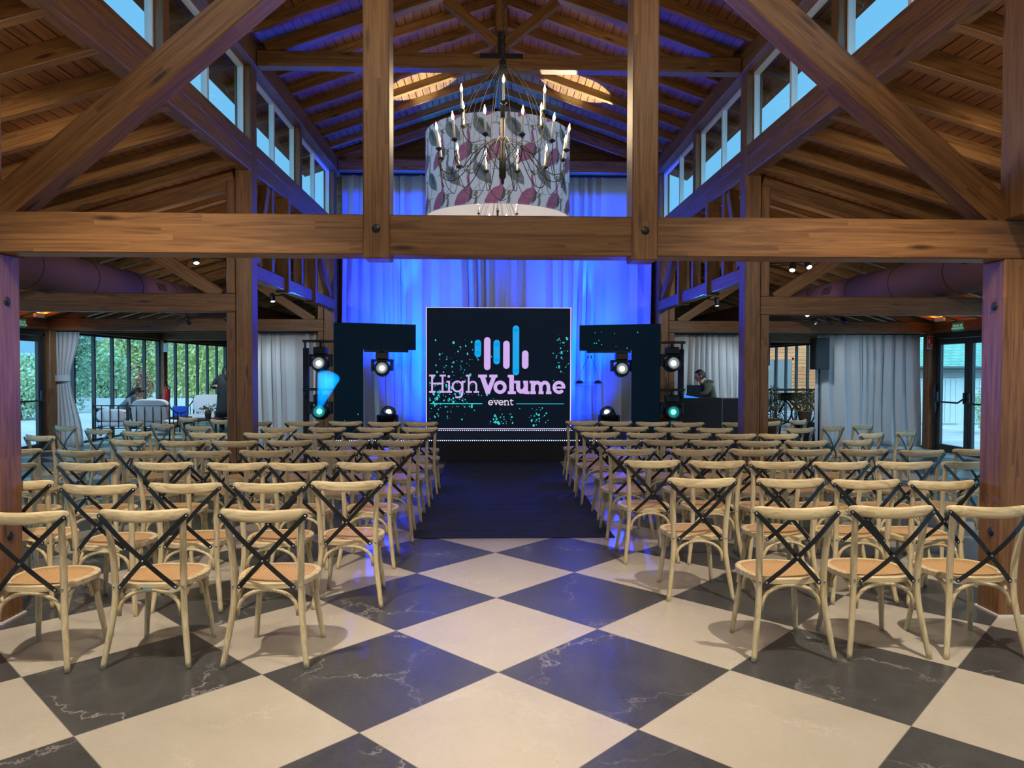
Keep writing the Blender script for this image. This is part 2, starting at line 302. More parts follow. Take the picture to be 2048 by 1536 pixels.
def patio_mat():
    m, nt, b = new_mat('patio_slabs'); L = nt.links.new
    tc = N(nt, 'ShaderNodeTexCoord'); br = N(nt, 'ShaderNodeTexBrick'); L(tc.outputs['Object'], br.inputs[0])
    br.inputs['Scale'].default_value = 1.0; br.inputs['Brick Width'].default_value = 1.6; br.inputs['Row Height'].default_value = 0.6; br.inputs['Mortar Size'].default_value = 0.015
    br.inputs['Color1'].default_value = (0.62, 0.63, 0.62, 1); br.inputs['Color2'].default_value = (0.50, 0.52, 0.52, 1); br.inputs['Mortar'].default_value = (0.28, 0.3, 0.3, 1)
    L(br.outputs[0], b.inputs['Base Color']); b.inputs['Roughness'].default_value = 0.6
    return m
MT['patio'] = patio_mat()
def carpet_mat():
    m, nt, b = new_mat('navy_runner'); L = nt.links.new
    b.inputs['Base Color'].default_value = (0.006, 0.012, 0.035, 1); b.inputs['Roughness'].default_value = 0.8
    tc = N(nt, 'ShaderNodeTexCoord'); mp = N(nt, 'ShaderNodeMapping'); mp.inputs['Scale'].default_value = (0.6, 5, 1); L(tc.outputs['Object'], mp.inputs[0])
    nz = N(nt, 'ShaderNodeTexNoise'); nz.inputs['Scale'].default_value = 2.0; nz.inputs['Detail'].default_value = 3; L(mp.outputs[0], nz.inputs['Vector'])
    bp = N(nt, 'ShaderNodeBump'); bp.inputs['Strength'].default_value = 0.9; bp.inputs['Distance'].default_value = 0.03; L(nz.outputs[0], bp.inputs['Height']); L(bp.outputs[0], b.inputs['Normal'])
    return m
MT['carpet'] = carpet_mat()
def emis(name, col, s=1.0):
    m, nt, b = new_mat(name); b.inputs['Base Color'].default_value = (0.01, 0.01, 0.01, 1); b.inputs['Roughness'].default_value = 0.4
    b.inputs['Emission Color'].default_value = (*col, 1); b.inputs['Emission Strength'].default_value = s; return m
def emis_matt(name, col):
    m = emis(name, col, 1.0); b_ = m.node_tree.nodes['Principled BSDF']; b_.inputs['Base Color'].default_value = (0.004, 0.005, 0.006, 1); b_.inputs['Roughness'].default_value = 0.85; b_.inputs['Specular IOR Level'].default_value = 0.15; return m
MT['scr_black'] = emis_matt('screen_dark', (0.002, 0.005, 0.011))
MT['scr_blue'] = emis('screen_blue', (0.0, 0.27, 0.62), 1.0)
MT['scr_lilac'] = emis('screen_lilac', (0.46, 0.31, 0.63), 1.0)
MT['scr_white'] = emis('screen_white', (0.60, 0.52, 0.66), 1.0)
MT['riser'] = plain('blue_lit_riser', (0.012, 0.025, 0.075), 0.5)  # blue light of the LED strips put into the riser colour
MT['scr_teal'] = emis('screen_teal', (0.02, 0.50, 0.60), 1.0)
MT['scr_dot'] = emis('screen_droplet', (0.03, 0.42, 0.45), 1.0)
MT['scr_edge'] = emis('screen_edge_light', (0.75, 0.55, 0.9), 1.1)
MT['led_white'] = emis('led_white', (0.45, 0.6, 1.0), 1.6)
MT['lens_white'] = emis('lens_white', (0.85, 1.0, 0.95), 9.0)
MT['lens_cyan'] = emis('lens_cyan', (0.05, 1.0, 0.8), 7.0)
MT['spot_lens'] = emis('spot_lens', (1.0, 0.93, 0.8), 7.0)

# ------------------------------------------------------------------ mesh helpers
class MB:
    def __init__(s): s.v = []; s.f = []; s.m = []; s.sm = []; s.mi = 0
    def add(s, vs, fs, smooth=False):
        o = len(s.v); s.v += [tuple(p) for p in vs]
        for q in fs: s.f.append(tuple(i + o for i in q)); s.m.append(s.mi); s.sm.append(smooth)
        return s
    def box(s, x0, y0, z0, x1, y1, z1, rot=None, about=None, c=0.0):
        if c:
            return s.cbox(x0, y0, z0, x1, y1, z1, c, rot, about)
        vs = [Vector(p) for p in ((x0,y0,z0),(x1,y0,z0),(x1,y1,z0),(x0,y1,z0),(x0,y0,z1),(x1,y0,z1),(x1,y1,z1),(x0,y1,z1))]
        if rot is not None: vs = [rot @ (p - about) + about for p in vs]
        return s.add(vs, [(0,3,2,1),(4,5,6,7),(0,1,5,4),(1,2,6,5),(2,3,7,6),(3,0,4,7)])
    def cbox(s, x0, y0, z0, x1, y1, z1, c, rot=None, about=None):
        vs = []
        X = (x0, x0+c, x1-c, x1); Y = (y0, y0+c, y1-c, y1); Z = (z0, z0+c, z1-c, z1)
        # 24 verts: for each corner three
        idx = {}
        for i in (0, 1):
            for j in (0, 1):
                for k in (0, 1):
                    cx_, cy_, cz_ = (X[0], X[3])[i], (Y[0], Y[3])[j], (Z[0], Z[3])[k]
                    ix, iy, iz = (X[1], X[2])[i], (Y[1], Y[2])[j], (Z[1], Z[2])[k]
                    for a, p in enumerate(((cx_, iy, iz), (ix, cy_, iz), (ix, iy, cz_))):
                        idx[(i, j, k, a)] = len(vs); vs.append(Vector(p))
        F = []
        g = lambda i, j, k, a: idx[(i, j, k, a)]
        for i in (0, 1): F.append([g(i,0,0,0), g(i,1,0,0), g(i,1,1,0), g(i,0,1,0)])
        for j in (0, 1): F.append([g(0,j,0,1), g(1,j,0,1), g(1,j,1,1), g(0,j,1,1)])
        for k in (0, 1): F.append([g(0,0,k,2), g(1,0,k,2), g(1,1,k,2), g(0,1,k,2)])
        for j in (0, 1):
            for k in (0, 1): F.append([g(0,j,k,1), g(1,j,k,1), g(1,j,k,2), g(0,j,k,2)])
            for i in (0, 1): F.append([g(i,j,0,0), g(i,j,1,0), g(i,j,1,1), g(i,j,0,1)])
        for i in (0, 1):
            for k in (0, 1): F.append([g(i,0,k,0), g(i,1,k,0), g(i,1,k,2), g(i,0,k,2)])
            for j in (0, 1):
                for k in (0, 1): F.append([g(i,j,k,0), g(i,j,k,1), g(i,j,k,2)])
        ctr = Vector(((x0+x1)/2, (y0+y1)/2, (z0+z1)/2)); out = []
        for q in F:
            n = (vs[q[1]]-vs[q[0]]).cross(vs[q[2]]-vs[q[1]]); m = sum((vs[t] for t in q), Vector())/len(q)
            out.append(tuple(q) if n.dot(m-ctr) > 0 else tuple(reversed(q)))
        if rot is not None: vs = [rot @ (p - about) + about for p in vs]
        return s.add(vs, out)
    def tube(s, pts, r, n=8, cap=True, flat=None):
        """tube along pts; r number or list; flat=(w,t) gives a flat bar with rectangular section"""
        pts = [Vector(p) for p in pts]; k = len(pts); rs = r if isinstance(r, (list, tuple)) else [r]*k
        vs = []; prev = None
        for i, p in enumerate(pts):
            t = (pts[min(i+1, k-1)] - pts[max(i-1, 0)]).normalized()
            if prev is None:
                a = Vector((0, 0, 1)) if abs(t.z) < 0.9 else Vector((1, 0, 0)); u = t.cross(a).normalized()
            else:
                u = (prev - t*prev.dot(t)).normalized()
            prev = u; v_ = t.cross(u)
            for j in range(n):
                an = 2*PI*j/n
                vs.append(p + (u*math.cos(an) + v_*math.sin(an))*rs[i])
        fs = [(i*n+j, i*n+(j+1) % n, (i+1)*n+(j+1) % n, (i+1)*n+j) for i in range(k-1) for j in range(n)]
        s.add(vs, fs, n > 5)
        if cap:
            o = len(s.v) - len(vs)
            s.f.append(tuple(o+j for j in reversed(range(n)))); s.m.append(s.mi); s.sm.append(False)
            s.f.append(tuple(o+(k-1)*n+j for j in range(n))); s.m.append(s.mi); s.sm.append(False)
        return s
    def strip(s, pts, side, wid, th, nrm):
        """flat bar along pts; side = width direction, nrm = thickness direction"""
        pts = [Vector(p) for p in pts]; side = Vector(side); nrm = Vector(nrm); vs = []; k = len(pts)
        for p in pts:
            for a, b_ in ((-1, -1), (1, -1), (1, 1), (-1, 1)): vs.append(p + side*(a*wid/2) + nrm*(b_*th/2))
        fs = [(i*4+j, i*4+(j+1) % 4, (i+1)*4+(j+1) % 4, (i+1)*4+j) for i in range(k-1) for j in range(4)]
        fs += [(3, 2, 1, 0), tuple((k-1)*4+j for j in range(4))]
        return s.add(vs, fs)
    def lathe(s, prof, c=(0, 0, 0), n=20, mat=None, smooth=True):
        vs = []; c = Vector(c); k = len(prof)
        for r, z in prof:
            for j in range(n):
                p = Vector((r*math.cos(2*PI*j/n), r*math.sin(2*PI*j/n), z))
                if mat is not None: p = mat @ p
                vs.append(c + p)
        fs = [(i*n+j, i*n+(j+1) % n, (i+1)*n+(j+1) % n, (i+1)*n+j) for i in range(k-1) for j in range(n)]
        s.add(vs, fs, smooth); o = len(s.v) - len(vs)
        if prof[0][0] > 1e-5: s.f.append(tuple(o+j for j in reversed(range(n)))); s.m.append(s.mi); s.sm.append(False)
        if prof[-1][0] > 1e-5: s.f.append(tuple(o+(k-1)*n+j for j in range(n))); s.m.append(s.mi); s.sm.append(False)
        return s
    def ell(s, c, r, n=14, k=8, rot=None):
        prof = [(max(1e-6, math.sin(PI*i/k)), -math.cos(PI*i/k)) for i in range(k+1)]
        m = Matrix.Diagonal(Vector(r))
        if rot is not None: m = rot @ m
        return s.lathe(prof, c, n, m)
    def build(s, name, mats, parent=None, loc=None):
        me = bpy.data.meshes.new(name); me.from_pydata(s.v, [], s.f)
        if not isinstance(mats, (list, tuple)): mats = [mats]
        for q in mats: me.materials.append(MT[q] if isinstance(q, str) else q)
        for i, p in enumerate(me.polygons): p.material_index = s.m[i]; p.use_smooth = s.sm[i]
        me.update(); o = bpy.data.objects.new(name, me); C.objects.link(o)
        if parent: o.parent = parent
        if loc is not None: o.location = loc
        return o

def thing(name, label, cat, loc=(0, 0, 0), rz=0, group=None):
    o = bpy.data.objects.new(name, None); C.objects.link(o); o.empty_display_size = 0.1
    o.location = loc; o.rotation_euler = (0, 0, rz); o['label'] = label; o['category'] = cat
    if group: o['group'] = group
    return o
def tag(o, label, cat, group=None):
    o['label'] = label; o['category'] = cat
    if group: o['group'] = group
    return o
def struct(o): o['kind'] = 'structure'; return o
def dup(root, loc, rz, label, group=None, name=None):
    r = root.copy(); C.objects.link(r); r.location = loc; r.rotation_euler = (0, 0, rz)
    r['label'] = label
    if group: r['group'] = group
    for ch in list(root.children):
        c = ch.copy(); C.objects.link(c); c.parent = r
        for g in list(ch.children):
            d = g.copy(); C.objects.link(d); d.parent = c
    return r
def quadbez(a, b, c, n=8):
    a, b, c = Vector(a), Vector(b), Vector(c)
    return [a*(1-t)**2 + b*2*t*(1-t) + c*t*t for t in [i/n for i in range(n+1)]]
def smooth_path(pts, n=4):
    P = [Vector(p) for p in pts]; out = []
    for i in range(len(P)-1):
        p0, p1, p2, p3 = P[max(i-1, 0)], P[i], P[i+1], P[min(i+2, len(P)-1)]
        for j in range(n):
            t = j/n
            out.append(0.5*((2*p1) + (-p0+p2)*t + (2*p0-5*p1+4*p2-p3)*t*t + (-p0+3*p1-3*p2+p3)*t**3))
    out.append(P[-1]); return out

# ------------------------------------------------------------------ building shell
CX = 0.13; D = 3.27; WD = 9.12          # hall centre line, nave half width, half width to outer walls
TY = [-0.2, 4.7, 9.6, 14.6, 19.6, 24.5]  # trusses
XL, XR = CX - WD, CX + WD
def sx(s, d): return CX + s*d

def beam(name, p0, p1, wid, hgt, mat='beam', c=0.008, upv=(0, 0, 1)):
    """timber from p0 to p1 (centre line); wid = horizontal thickness, hgt = depth"""
    p0, p1 = Vector(p0), Vector(p1); d = p1 - p0; ln = d.length; x = d.normalized(); up = Vector(upv)
    y = up.cross(x)
    if y.length < 1e-4: y = Vector((0, 1, 0)).cross(x) if abs(x.y) < .9 else Vector((1, 0, 0))
    y.normalize(); z = x.cross(y)
    b = MB(); b.box(0, -wid/2, -hgt/2, ln, wid/2, hgt/2, c=c)
    o = b.build(name, mat); m = Matrix((x, y, z)).transposed().to_4x4(); m.translation = p0
    o.matrix_world = m; o['kind'] = 'structure'; return o

# floor
b = MB(); b.box(XL, -3.2, -0.06, XR, 24.7, 0.0); struct(b.build('floor', 'floor'))
b = MB(); b.box(-60, -20, -0.14, XL-0.001, 80, -0.05); struct(b.build('patio_ground_west', 'patio'))
b = MB(); b.box(XR+0.001, -20, -0.14, 60, 80, -0.05); struct(b.build('patio_ground_east', 'patio'))
b = MB(); b.box(XL, 24.7, -0.14, XR, 80, -0.05); struct(b.build('patio_ground_north', 'patio'))
# carpet runner
b = MB(); n = 46; vs = []; rnd = random.Random(3)
for j in range(n+1):
    y = 6.985 + (12.78-6.985)*j/n
    for i in range(9):
        x = -0.78 + 2.0*i/8
        z = 0.006 + 0.004*math.sin(y*9 + i*0.4)*math.sin(y*3.1) * (1 if 0 < j < n else 0)
        vs.append((x + 0.006*math.sin(y*5), y, max(0.004, z)))
fs = [(j*9+i, j*9+i+1, (j+1)*9+i+1, (j+1)*9+i) for j in range(n) for i in range(8)]
b.add(vs, fs, True); tag(b.build('aisle_runner', 'carpet'), 'dark navy carpet runner laid along the aisle to the stage', 'carpet')

# roof decks (boards)
def slab(name, pts, th, mat):
    """four corner polygon given thickness upward"""
    P = [Vector(p) for p in pts]; b = MB(); up = Vector((0, 0, th))
    b.add(P + [p+up for p in P], [(0,1,2,3), (7,6,5,4), (0,4,5,1), (1,5,6,2), (2,6,7,3), (3,7,4,0)])
    return struct(b.build(name, mat))
NS = 0.345; ES = 0.29
ZE = 5.87      # underside of nave rafters at |x-CX| = D
ZR = ZE + D*NS  # at ridge
RD = 0.17      # aisle rafter depth
RN = 0.13      # nave rafter depth
def zn(d): return ZE + (D-d)*NS            # nave rafter underside
def za(d): return 4.24 - (d-3.33)*ES       # aisle rafter underside
Y0, Y1 = -3.2, 15.6
for s, nm in ((-1, 'ceiling_nave_west'), (1, 'ceiling_nave_east')):
    o = slab(nm, [(sx(s,0), Y0, zn(0)+RN), (sx(s,4.1), Y0, zn(4.1)+RN), (sx(s,4.1), Y1, zn(4.1)+RN), (sx(s,0), Y1, zn(0)+RN)], 0.06, 'deck')
for s, nm in ((-1, 'ceiling_aisle_west'), (1, 'ceiling_aisle_east')):
    slab(nm, [(sx(s,3.3), Y0, za(3.3)+RD), (sx(s,9.75), Y0, za(9.75)+RD), (sx(s,9.75), 25.0, za(9.75)+RD), (sx(s,3.3), 25.0, za(3.3)+RD)], 0.06, 'deck')
# nave rafters and aisle rafters
y = 11.39 - 0.685*15
while y < 15.3:
    for s in (-1, 1):
        beam('nave_rafter', (sx(s, 3.98), y, zn(3.98)+RN/2), (sx(s, 0.02), y, zn(0.02)+RN/2), 0.085, RN, 'rafter', 0.005)
    y += 0.685
y = 5.40 - 0.65*3
while y < 24.6:
    for s in (-1, 1):
        beam('aisle_rafter', (sx(s, 3.36), y, za(3.36)+RD/2), (sx(s, 9.7), y, za(9.7)+RD/2), 0.095, RD, 'rafter', 0.005)
    y += 0.65
beam('ridge_beam', (CX, 1.0, ZR+0.02), (CX, 15.3, ZR+0.02), 0.12, 0.28)
# longitudinal beams of the clerestory
for s in (-1, 1):
    for k in range(1, 3):
        ya, yb = TY[k]+0.22, TY[k+1]
        beam('clerestory_beam', (sx(s, 3.36), ya, 4.335), (sx(s, 3.36), yb, 4.335), 0.18, 0.205)
        beam('clerestory_beam', (sx(s, 3.36), ya, 4.535), (sx(s, 3.36), yb, 4.535), 0.18, 0.19)
    beam('clerestory_beam', (sx(s, 3.36), 0.0, 4.335), (sx(s, 3.36), TY[1]-0.3, 4.335), 0.18, 0.205)
    beam('clerestory_beam', (sx(s, 3.36), 0.0, 4.535), (sx(s, 3.36), TY[1]-0.3, 4.535), 0.18, 0.19)
    beam('wall_plate', (sx(s, 3.31), -3.0, 5.735), (sx(s, 3.31), 15.2, 5.735), 0.20, 0.27)
    # upper solid wall beyond the posts where the clerestory ends
    beam('aisle_wall_beam', (sx(s, WD-0.11), -3.0, 2.5), (sx(s, WD-0.11), 24.6, 2.5), 0.16, 0.22)
    # lower girder between the second and third post with its pickets and braces
    beam('girder_beam', (sx(s, 3.36), 9.84, 2.93), (sx(s, 3.36), 14.6, 2.93), 0.17, 0.19)
    for i, (py, clasp) in enumerate(((10.62, 0), (11.25, 1), (12.25, 0), (12.95, 1))):
        zb = 2.80 if clasp else 3.03
        beam('girder_picket', (sx(s, 3.36-(0.03 if clasp else 0)), py, zb), (sx(s, 3.36-(0.03 if clasp else 0)), py, 4.24), 0.20 if clasp else 0.14, 0.12, c=0.005, upv=(0, 1, 0))
    beam('girder_brace', (sx(s, 3.36), 14.5, 3.06), (sx(s, 3.36), 13.15, 4.22), 0.13, 0.14)
    beam('girder_brace', (sx(s, 3.36), 9.95, 3.06), (sx(s, 3.36), 10.45, 4.22), 0.13, 0.14)
# posts
def post(x0, x1, y0, y1, z0, z1, name='timber_post'):
    b = MB(); ln = z1-z0; wx = abs(x1-x0); wy = abs(y1-y0)
    b.box(0, -wy/2, -wx/2, ln, wy/2, wx/2, c=0.008)
    o = b.build(name, 'beam'); m = Matrix(((0, 0, 1), (0, -1, 0), (1, 0, 0))).to_4x4()
    m.translation = Vector(((x0+x1)/2, (y0+y1)/2, z0))
    o.matrix_world = m; o['kind'] = 'structure'; return o
def bolt(p, ax, r=0.028):
    b = MB(); a = Vector(ax)
    rot = a.to_track_quat('Z', 'Y').to_matrix(); b.lathe([(r, -0.01), (r, 0.004), (r*0.8, 0.008), (0, 0.008)], p, 14, rot)
    b.lathe([(r*0.45, 0.006), (r*0.45, 0.014), (0, 0.014)], p, 6, rot, False); return struct(b.build('bolt_head', 'black'))
for s in (-1, 1):
    # first truss: lower post, upper post
    post(sx(s, D), sx(s, D+0.19), 4.7, 4.92, 0.0, 2.385)
    post(sx(s, D+0.20), sx(s, D+0.38), 4.7, 4.92, 0.0, 2.385)
    post(sx(s, D), sx(s, D+0.2), 4.44, 4.76, 2.645, 5.6)
    for k in (2, 3):
        yb = TY[k]
        post(sx(s, D), sx(s, D+0.21), yb, yb+0.24, 0.0, 5.6)
        post(sx(s, D+0.22), sx(s, D+0.34), yb+0.02, yb+0.22, 0.0, 2.385)
        post(sx(s, D+0.22), sx(s, D+0.34), yb+0.02, yb+0.22, 2.625, 4.1)
    for k in (4, 5):
        post(sx(s, D), sx(s, D+0.21), TY[k], TY[k]+0.22, 0.0, 4.2)
    for k in range(0, 5):   # clerestory mullion posts midway
        ym = (TY[k]+TY[k+1])/2
        if ym < 15: post(sx(s, 3.27), sx(s, 3.42), ym-0.07, ym+0.07, 4.235, 5.6, 'clerestory_post')
    # collars and aisle ties
    for k in (1, 2, 3, 4, 5):
        x_in = D+0.215
        beam('aisle_tie_beam', (sx(s, x_in if k > 1 else D+0.38), TY[k]+0.1, 2.505 if k > 1 else 2.515), (sx(s, WD-0.02), TY[k]+0.1, 2.505 if k > 1 else 2.515), 0.18, 0.24 if k > 1 else 0.26)
        if k > 1: beam('aisle_strut', (sx(s, 3.70), TY[k]+0.1, 2.60), (sx(s, 5.35), TY[k]+0.1, 3.66), 0.11, 0.17)
        else: beam('aisle_strut', (sx(s, 8.9), TY[k]+0.1, 2.7), (sx(s, 7.6), TY[k]+0.1, 3.0), 0.11, 0.17)
        beam('principal_rafter', (sx(s, 3.5), TY[k]+0.1, za(3.5)-0.06), (sx(s, WD-0.1), TY[k]+0.1, za(WD-0.1)-0.04), 0.13, 0.24)
        post(sx(s, WD-0.24), sx(s, WD-0.01), TY[k], TY[k]+0.22, 0.0, 2.385)
    for z in (2.08, 0.55): bolt((sx(s, D), 4.79, z), (-s, 0, 0), 0.030)
    # big diagonal brace of the first truss
    q0 = Vector((sx(s, 3.22), 4.8, 2.63)); q1 = Vector((sx(s, 0.82), 4.8, 4.70))
    dr = (q1-q0).normalized(); off = Vector((-dr.z*1, 0, dr.x)) if s < 0 else Vector((dr.z, 0, -dr.x))
    if off.z < 0: off = -off
    beam('diagonal_brace', q0 - dr*0.10 + off*0.075, q1 + off*0.075, 0.18, 0.20)
    # queen posts
    qx = sx(s, 0.87); post(qx-0.085, qx+0.085, 4.685, 4.89, 2.36, 6.2, 'queen_post')
    bolt((qx + (0.0), 4.685, 2.55), (0, -1, 0), 0.027)
    beam('principal_rafter', (sx(s, 3.1), 4.8, zn(3.1)-0.1), (sx(s, 0.0), 4.8, zn(0)-0.1), 0.16, 0.22)
    for k in (2, 3):
        beam('principal_rafter', (sx(s, 3.1), TY[k]+0.12, zn(3.1)-0.09), (sx(s, 0.0), TY[k]+0.12, zn(0)-0.09), 0.14, 0.18)
    beam('king_strut', (sx(s, 0.05), 9.66, 5.93), (sx(s, 0.74), 9.66, 6.50), 0.11, 0.13)
beam('main_tie_beam', (sx(-1, 3.65), 4.8, 2.515), (sx(1, 3.65), 4.8, 2.515), 0.19, 0.26)
beam('upper_tie_beam', (sx(-1, 3.2), 9.70, 5.70), (sx(1, 3.2), 9.70, 5.70), 0.17, 0.20)
beam('upper_tie_beam', (sx(-1, 3.2), 14.72, 5.72), (sx(1, 3.2), 14.72, 5.72), 0.17, 0.24)
post(CX-0.08, CX+0.08, 9.63, 9.77, 5.8, ZR, 'king_post'); post(CX-0.08, CX+0.08, 14.65, 14.8, 5.84, ZR, 'king_post')
b = MB(); b.box(CX-0.285, 9.595, 5.735, CX+0.285, 9.615, 5.795); b.box(CX-0.05, 9.59, 5.74, CX+0.05, 9.61, 6.08)
tag(b.build('steel_bracket', 'black'), 'black T-shaped steel bracket on the upper tie beam above the chandelier', 'bracket')
# painted repair scar on the right queen post is left as bare wood; base trims of the front posts
for s in (-1, 1):
    b = MB(); b.box(sx(s, D-0.012*1), 4.688, 0, sx(s, D+0.392), 4.932, 0.012); o = b.build('trim_%d' % (1 if s < 0 else 2), 'white'); struct(o)

# gable end over the stage curtain, back walls
b = MB(); b.add([(sx(-1,3.6), 15.42, 5.6), (sx(1,3.6), 15.42, 5.6), (sx(1,3.6), 15.42, zn(3.6)+RN), (CX, 15.42, ZR+RN), (sx(-1,3.6), 15.42, zn(3.6)+RN)], [(0,1,2,3,4)])
b.add([(sx(-1,3.6), 15.5, 5.6), (sx(1,3.6), 15.5, 5.6), (sx(1,3.6), 15.5, zn(3.6)+RN), (CX, 15.5, ZR+RN), (sx(-1,3.6), 15.5, zn(3.6)+RN)], [(4,3,2,1,0)])
struct(b.build('wall_gable', 'wall_wood'))
b = MB(); b.box(sx(-1,3.5), 15.35, 0, sx(1,3.5), 15.5, 5.6); struct(b.build('wall_stage', 'wall_wood'))
b = MB(); b.box(XL, 24.62, 0, XR, 24.72, 4.4); struct(b.build('wall_north', 'wall_wood'))
b = MB(); b.box(XL, -3.3, 0, XR, -3.2, 7.4); struct(b.build('wall_south', 'wall_wood'))
for s, nm in ((-1, 'wall_nave_west'), (1, 'wall_nave_east')):
    b = MB(); b.box(sx(s, 3.3), 15.0, 0, sx(s, 3.42), 24.6, 4.3); struct(b.build(nm, 'wall_wood'))

# clerestory windows: one object per sash group
wn_ = [0]
def window(x, ya, yb, z0, z1, s, leaves=2, mat='frame', fw=0.05, handle=(), rail=None, name='window'):
    wn_[0] += 1
    root = bpy.data.objects.new('%s_%d' % (name, wn_[0]), None); C.objects.link(root); root.location = (x, ya, z0); root['kind'] = 'structure'
    L_ = yb-ya; H = z1-z0; b = MB(); t = 0.03
    b.box(-t, 0, 0, t, L_, fw*0.8); b.box(-t, 0, H-fw, t, L_, H)
    w1 = L_/leaves
    for i in range(leaves):
        b.box(-t*1.2, i*w1, 0.0, t*1.2, i*w1+fw*0.55, H); b.box(-t*1.2, (i+1)*w1-fw*0.55, 0.0, t*1.2, (i+1)*w1, H)
    fr = b.build('window_frame', mat, root)
    for i in range(leaves):
        g = MB(); g.box(-0.004, i*w1+fw*0.5, fw*0.7, 0.004, (i+1)*w1-fw*0.5, H-fw*0.9); g.build('window_pane', 'glass', root)
    for i in handle:
        g = MB(); yy = i*w1; g.tube([(-s*0.03, yy, 0.93), (-s*0.09, yy, 0.93), (-s*0.09, yy, 1.12), (-s*0.03, yy, 1.12)], 0.011, 6); g.build('window_handle', 'black', root)
    return root
for s in (-1, 1):
    for k in range(0, 3):
        ya, ym, yb = TY[k]+0.24, (TY[k]+TY[k+1])/2, TY[k+1]
        window(sx(s, 3.40), ya, ym-0.075, 4.635, 5.6, s, 2, 'white', 0.045)
        window(sx(s, 3.40), ym+0.075, yb, 4.635, 5.6, s, 2, 'white', 0.045)
        # eaves board outside
    b = MB(); b.box(sx(s, 3.5), -3.0, 4.48, sx(s, 3.6), 15.2, 4.66); struct(b.build('sill_flashing', 'frame'))
# outer glazing
for s in (-1, 1):
    window(sx(s, WD-0.1), -2.9, -0.25, 0.0, 2.385, s, 4)
    window(sx(s, WD-0.1), 0.05, 4.68, 0.0, 2.385, s, 6)
    window(sx(s, WD-0.1), 4.95, 9.58, 0.0, 2.385, s, 6)
    window(sx(s, WD-0.1), 9.85, 12.45, 0.0, 2.385, s, 3)
    window(sx(s, WD-0.1), 14.85, 19.58, 0.0, 2.385, s, 6, handle=(3,))
    window(sx(s, WD-0.1), 19.85, 24.45, 0.0, 2.385, s, 6, handle=(4,))

def double_door(name, s, ya, yb):
    root = bpy.data.objects.new(name, None); C.objects.link(root); root['kind'] = 'structure'; root.location = (sx(s, WD-0.1), 0, 0)
    b = MB(); b.box(-0.06, ya, 2.27, 0.06, yb, 2.385); b.box(-0.06, ya, 0, 0.06, ya+0.07, 2.3); b.box(-0.06, yb-0.07, 0, 0.06, yb, 2.3); b.box(-0.06, ya, 0, 0.06, yb, 0.03)
    b.build('door_frame', 'frame', root)
    ym = (ya+yb)/2
    for a_, c_ in ((ya+0.07, ym-0.005), (ym+0.005, yb-0.07)):
        l = MB(); t = 0.03; f_ = 0.11
        l.box(-t, a_, 0.035, t, a_+f_, 2.265); l.box(-t, c_-f_, 0.035, t, c_, 2.265); l.box(-t, a_+f_, 0.035, t, c_-f_, 0.14); l.box(-t, a_+f_, 2.15, t, c_-f_, 2.265)
        lf = l.build('door_leaf', 'frame', root)
        g = MB(); g.box(-0.004, a_+f_-.005, 0.135, 0.004, c_-f_+.005, 2.155); g.build('door_glass', 'glass', lf)
        k = MB(); X = -s*0.03
        for yy in (a_+0.05, c_-0.05):
            k.box(min(X, X-s*0.05), yy-0.035, 0.98, max(X, X-s*0.05), yy+0.035, 1.2, c=0.008)
        k.tube([(X-s*0.02, a_+0.05, 1.1), (X-s*0.12, a_+0.12, 1.0), (X-s*0.12, c_-0.12, 1.0), (X-s*0.02, c_-0.05, 1.1)], 0.017, 8)
        k.build('panic_bar', 'black', lf)
    return root
double_door('door_1', -1, 12.5, 14.58)
double_door('door_2', 1, 12.5, 14.58)

# ------------------------------------------------------------------ curtains
def curtain(name, x0, x1, y, z0, z1, per, amp, seed, label, cat='curtain', tie=None, group=None, along='X', nz=14):
    rnd = random.Random(seed); n = int((x1-x0)/per*12); ph = 0; P = []
    k = 0; x = x0; xs = [x0 + (x1-x0)*i/n for i in range(n+1)]
    phs = []; a = 0
    for i in range(n+1):
        a += 2*PI*(x1-x0)/n/per*(1+0.45*math.sin(xs[i]*3.1+seed)+0.3*math.sin(xs[i]*7.7+seed*2)); phs.append(a)
    ams = [amp*(0.65+0.35*math.sin(xx*5.3+seed*1.7)) for xx in xs]
    vs = []; zc = tie[0] if tie else None
    for j in range(nz+1):
        t = j/nz; z = z1 + (z0-z1)*t
        for i in range(n+1):
            xx = xs[i]; wob = 0.25*per*math.sin(t*2.3+xx*4+seed)*t
            am = ams[i]*(0.55+0.6*t)
            ox = xx + wob + 0.02*math.sin(phs[i]*2)
            if tie:
                m = tie[1]; dz = (z-zc); g = math.exp(-(dz/0.55)**2) if dz > 0 else math.exp(-(dz/0.75)**2)
                tgt = m + (ox-m)*tie[2]
                ox = ox*(1-g) + tgt*g; am = am*(1-0.35*g)
                if dz < 0: ox = m + (ox-m)*(1+0.18*min(1, -dz))
            vs.append((ox, y + am*math.sin(phs[i] + 0.5*math.sin(t*3+i*0.02)), z))
    fs = [(j*(n+1)+i, j*(n+1)+i+1, (j+1)*(n+1)+i+1, (j+1)*(n+1)+i) for j in range(nz) for i in range(n)]
    b = MB(); b.add(vs, fs, True); o = b.build(name, 'curtain')
    md = o.modifiers.new('thickness', 'SOLIDIFY'); md.thickness = 0.004
    tag(o, label, cat, group)
    return o
c0 = curtain('stage_curtain', sx(-1, 3.2), sx(1, 3.2), 14.98, 0.02, 5.60, 0.27, 0.095, 2, 'tall grey pleated drape washed in blue light behind the stage')
b = MB(); b.box(sx(-1, 3.22), 14.93, 5.59, sx(1, 3.22), 15.0, 5.63); b.build('curtain_rail', 'black', c0)
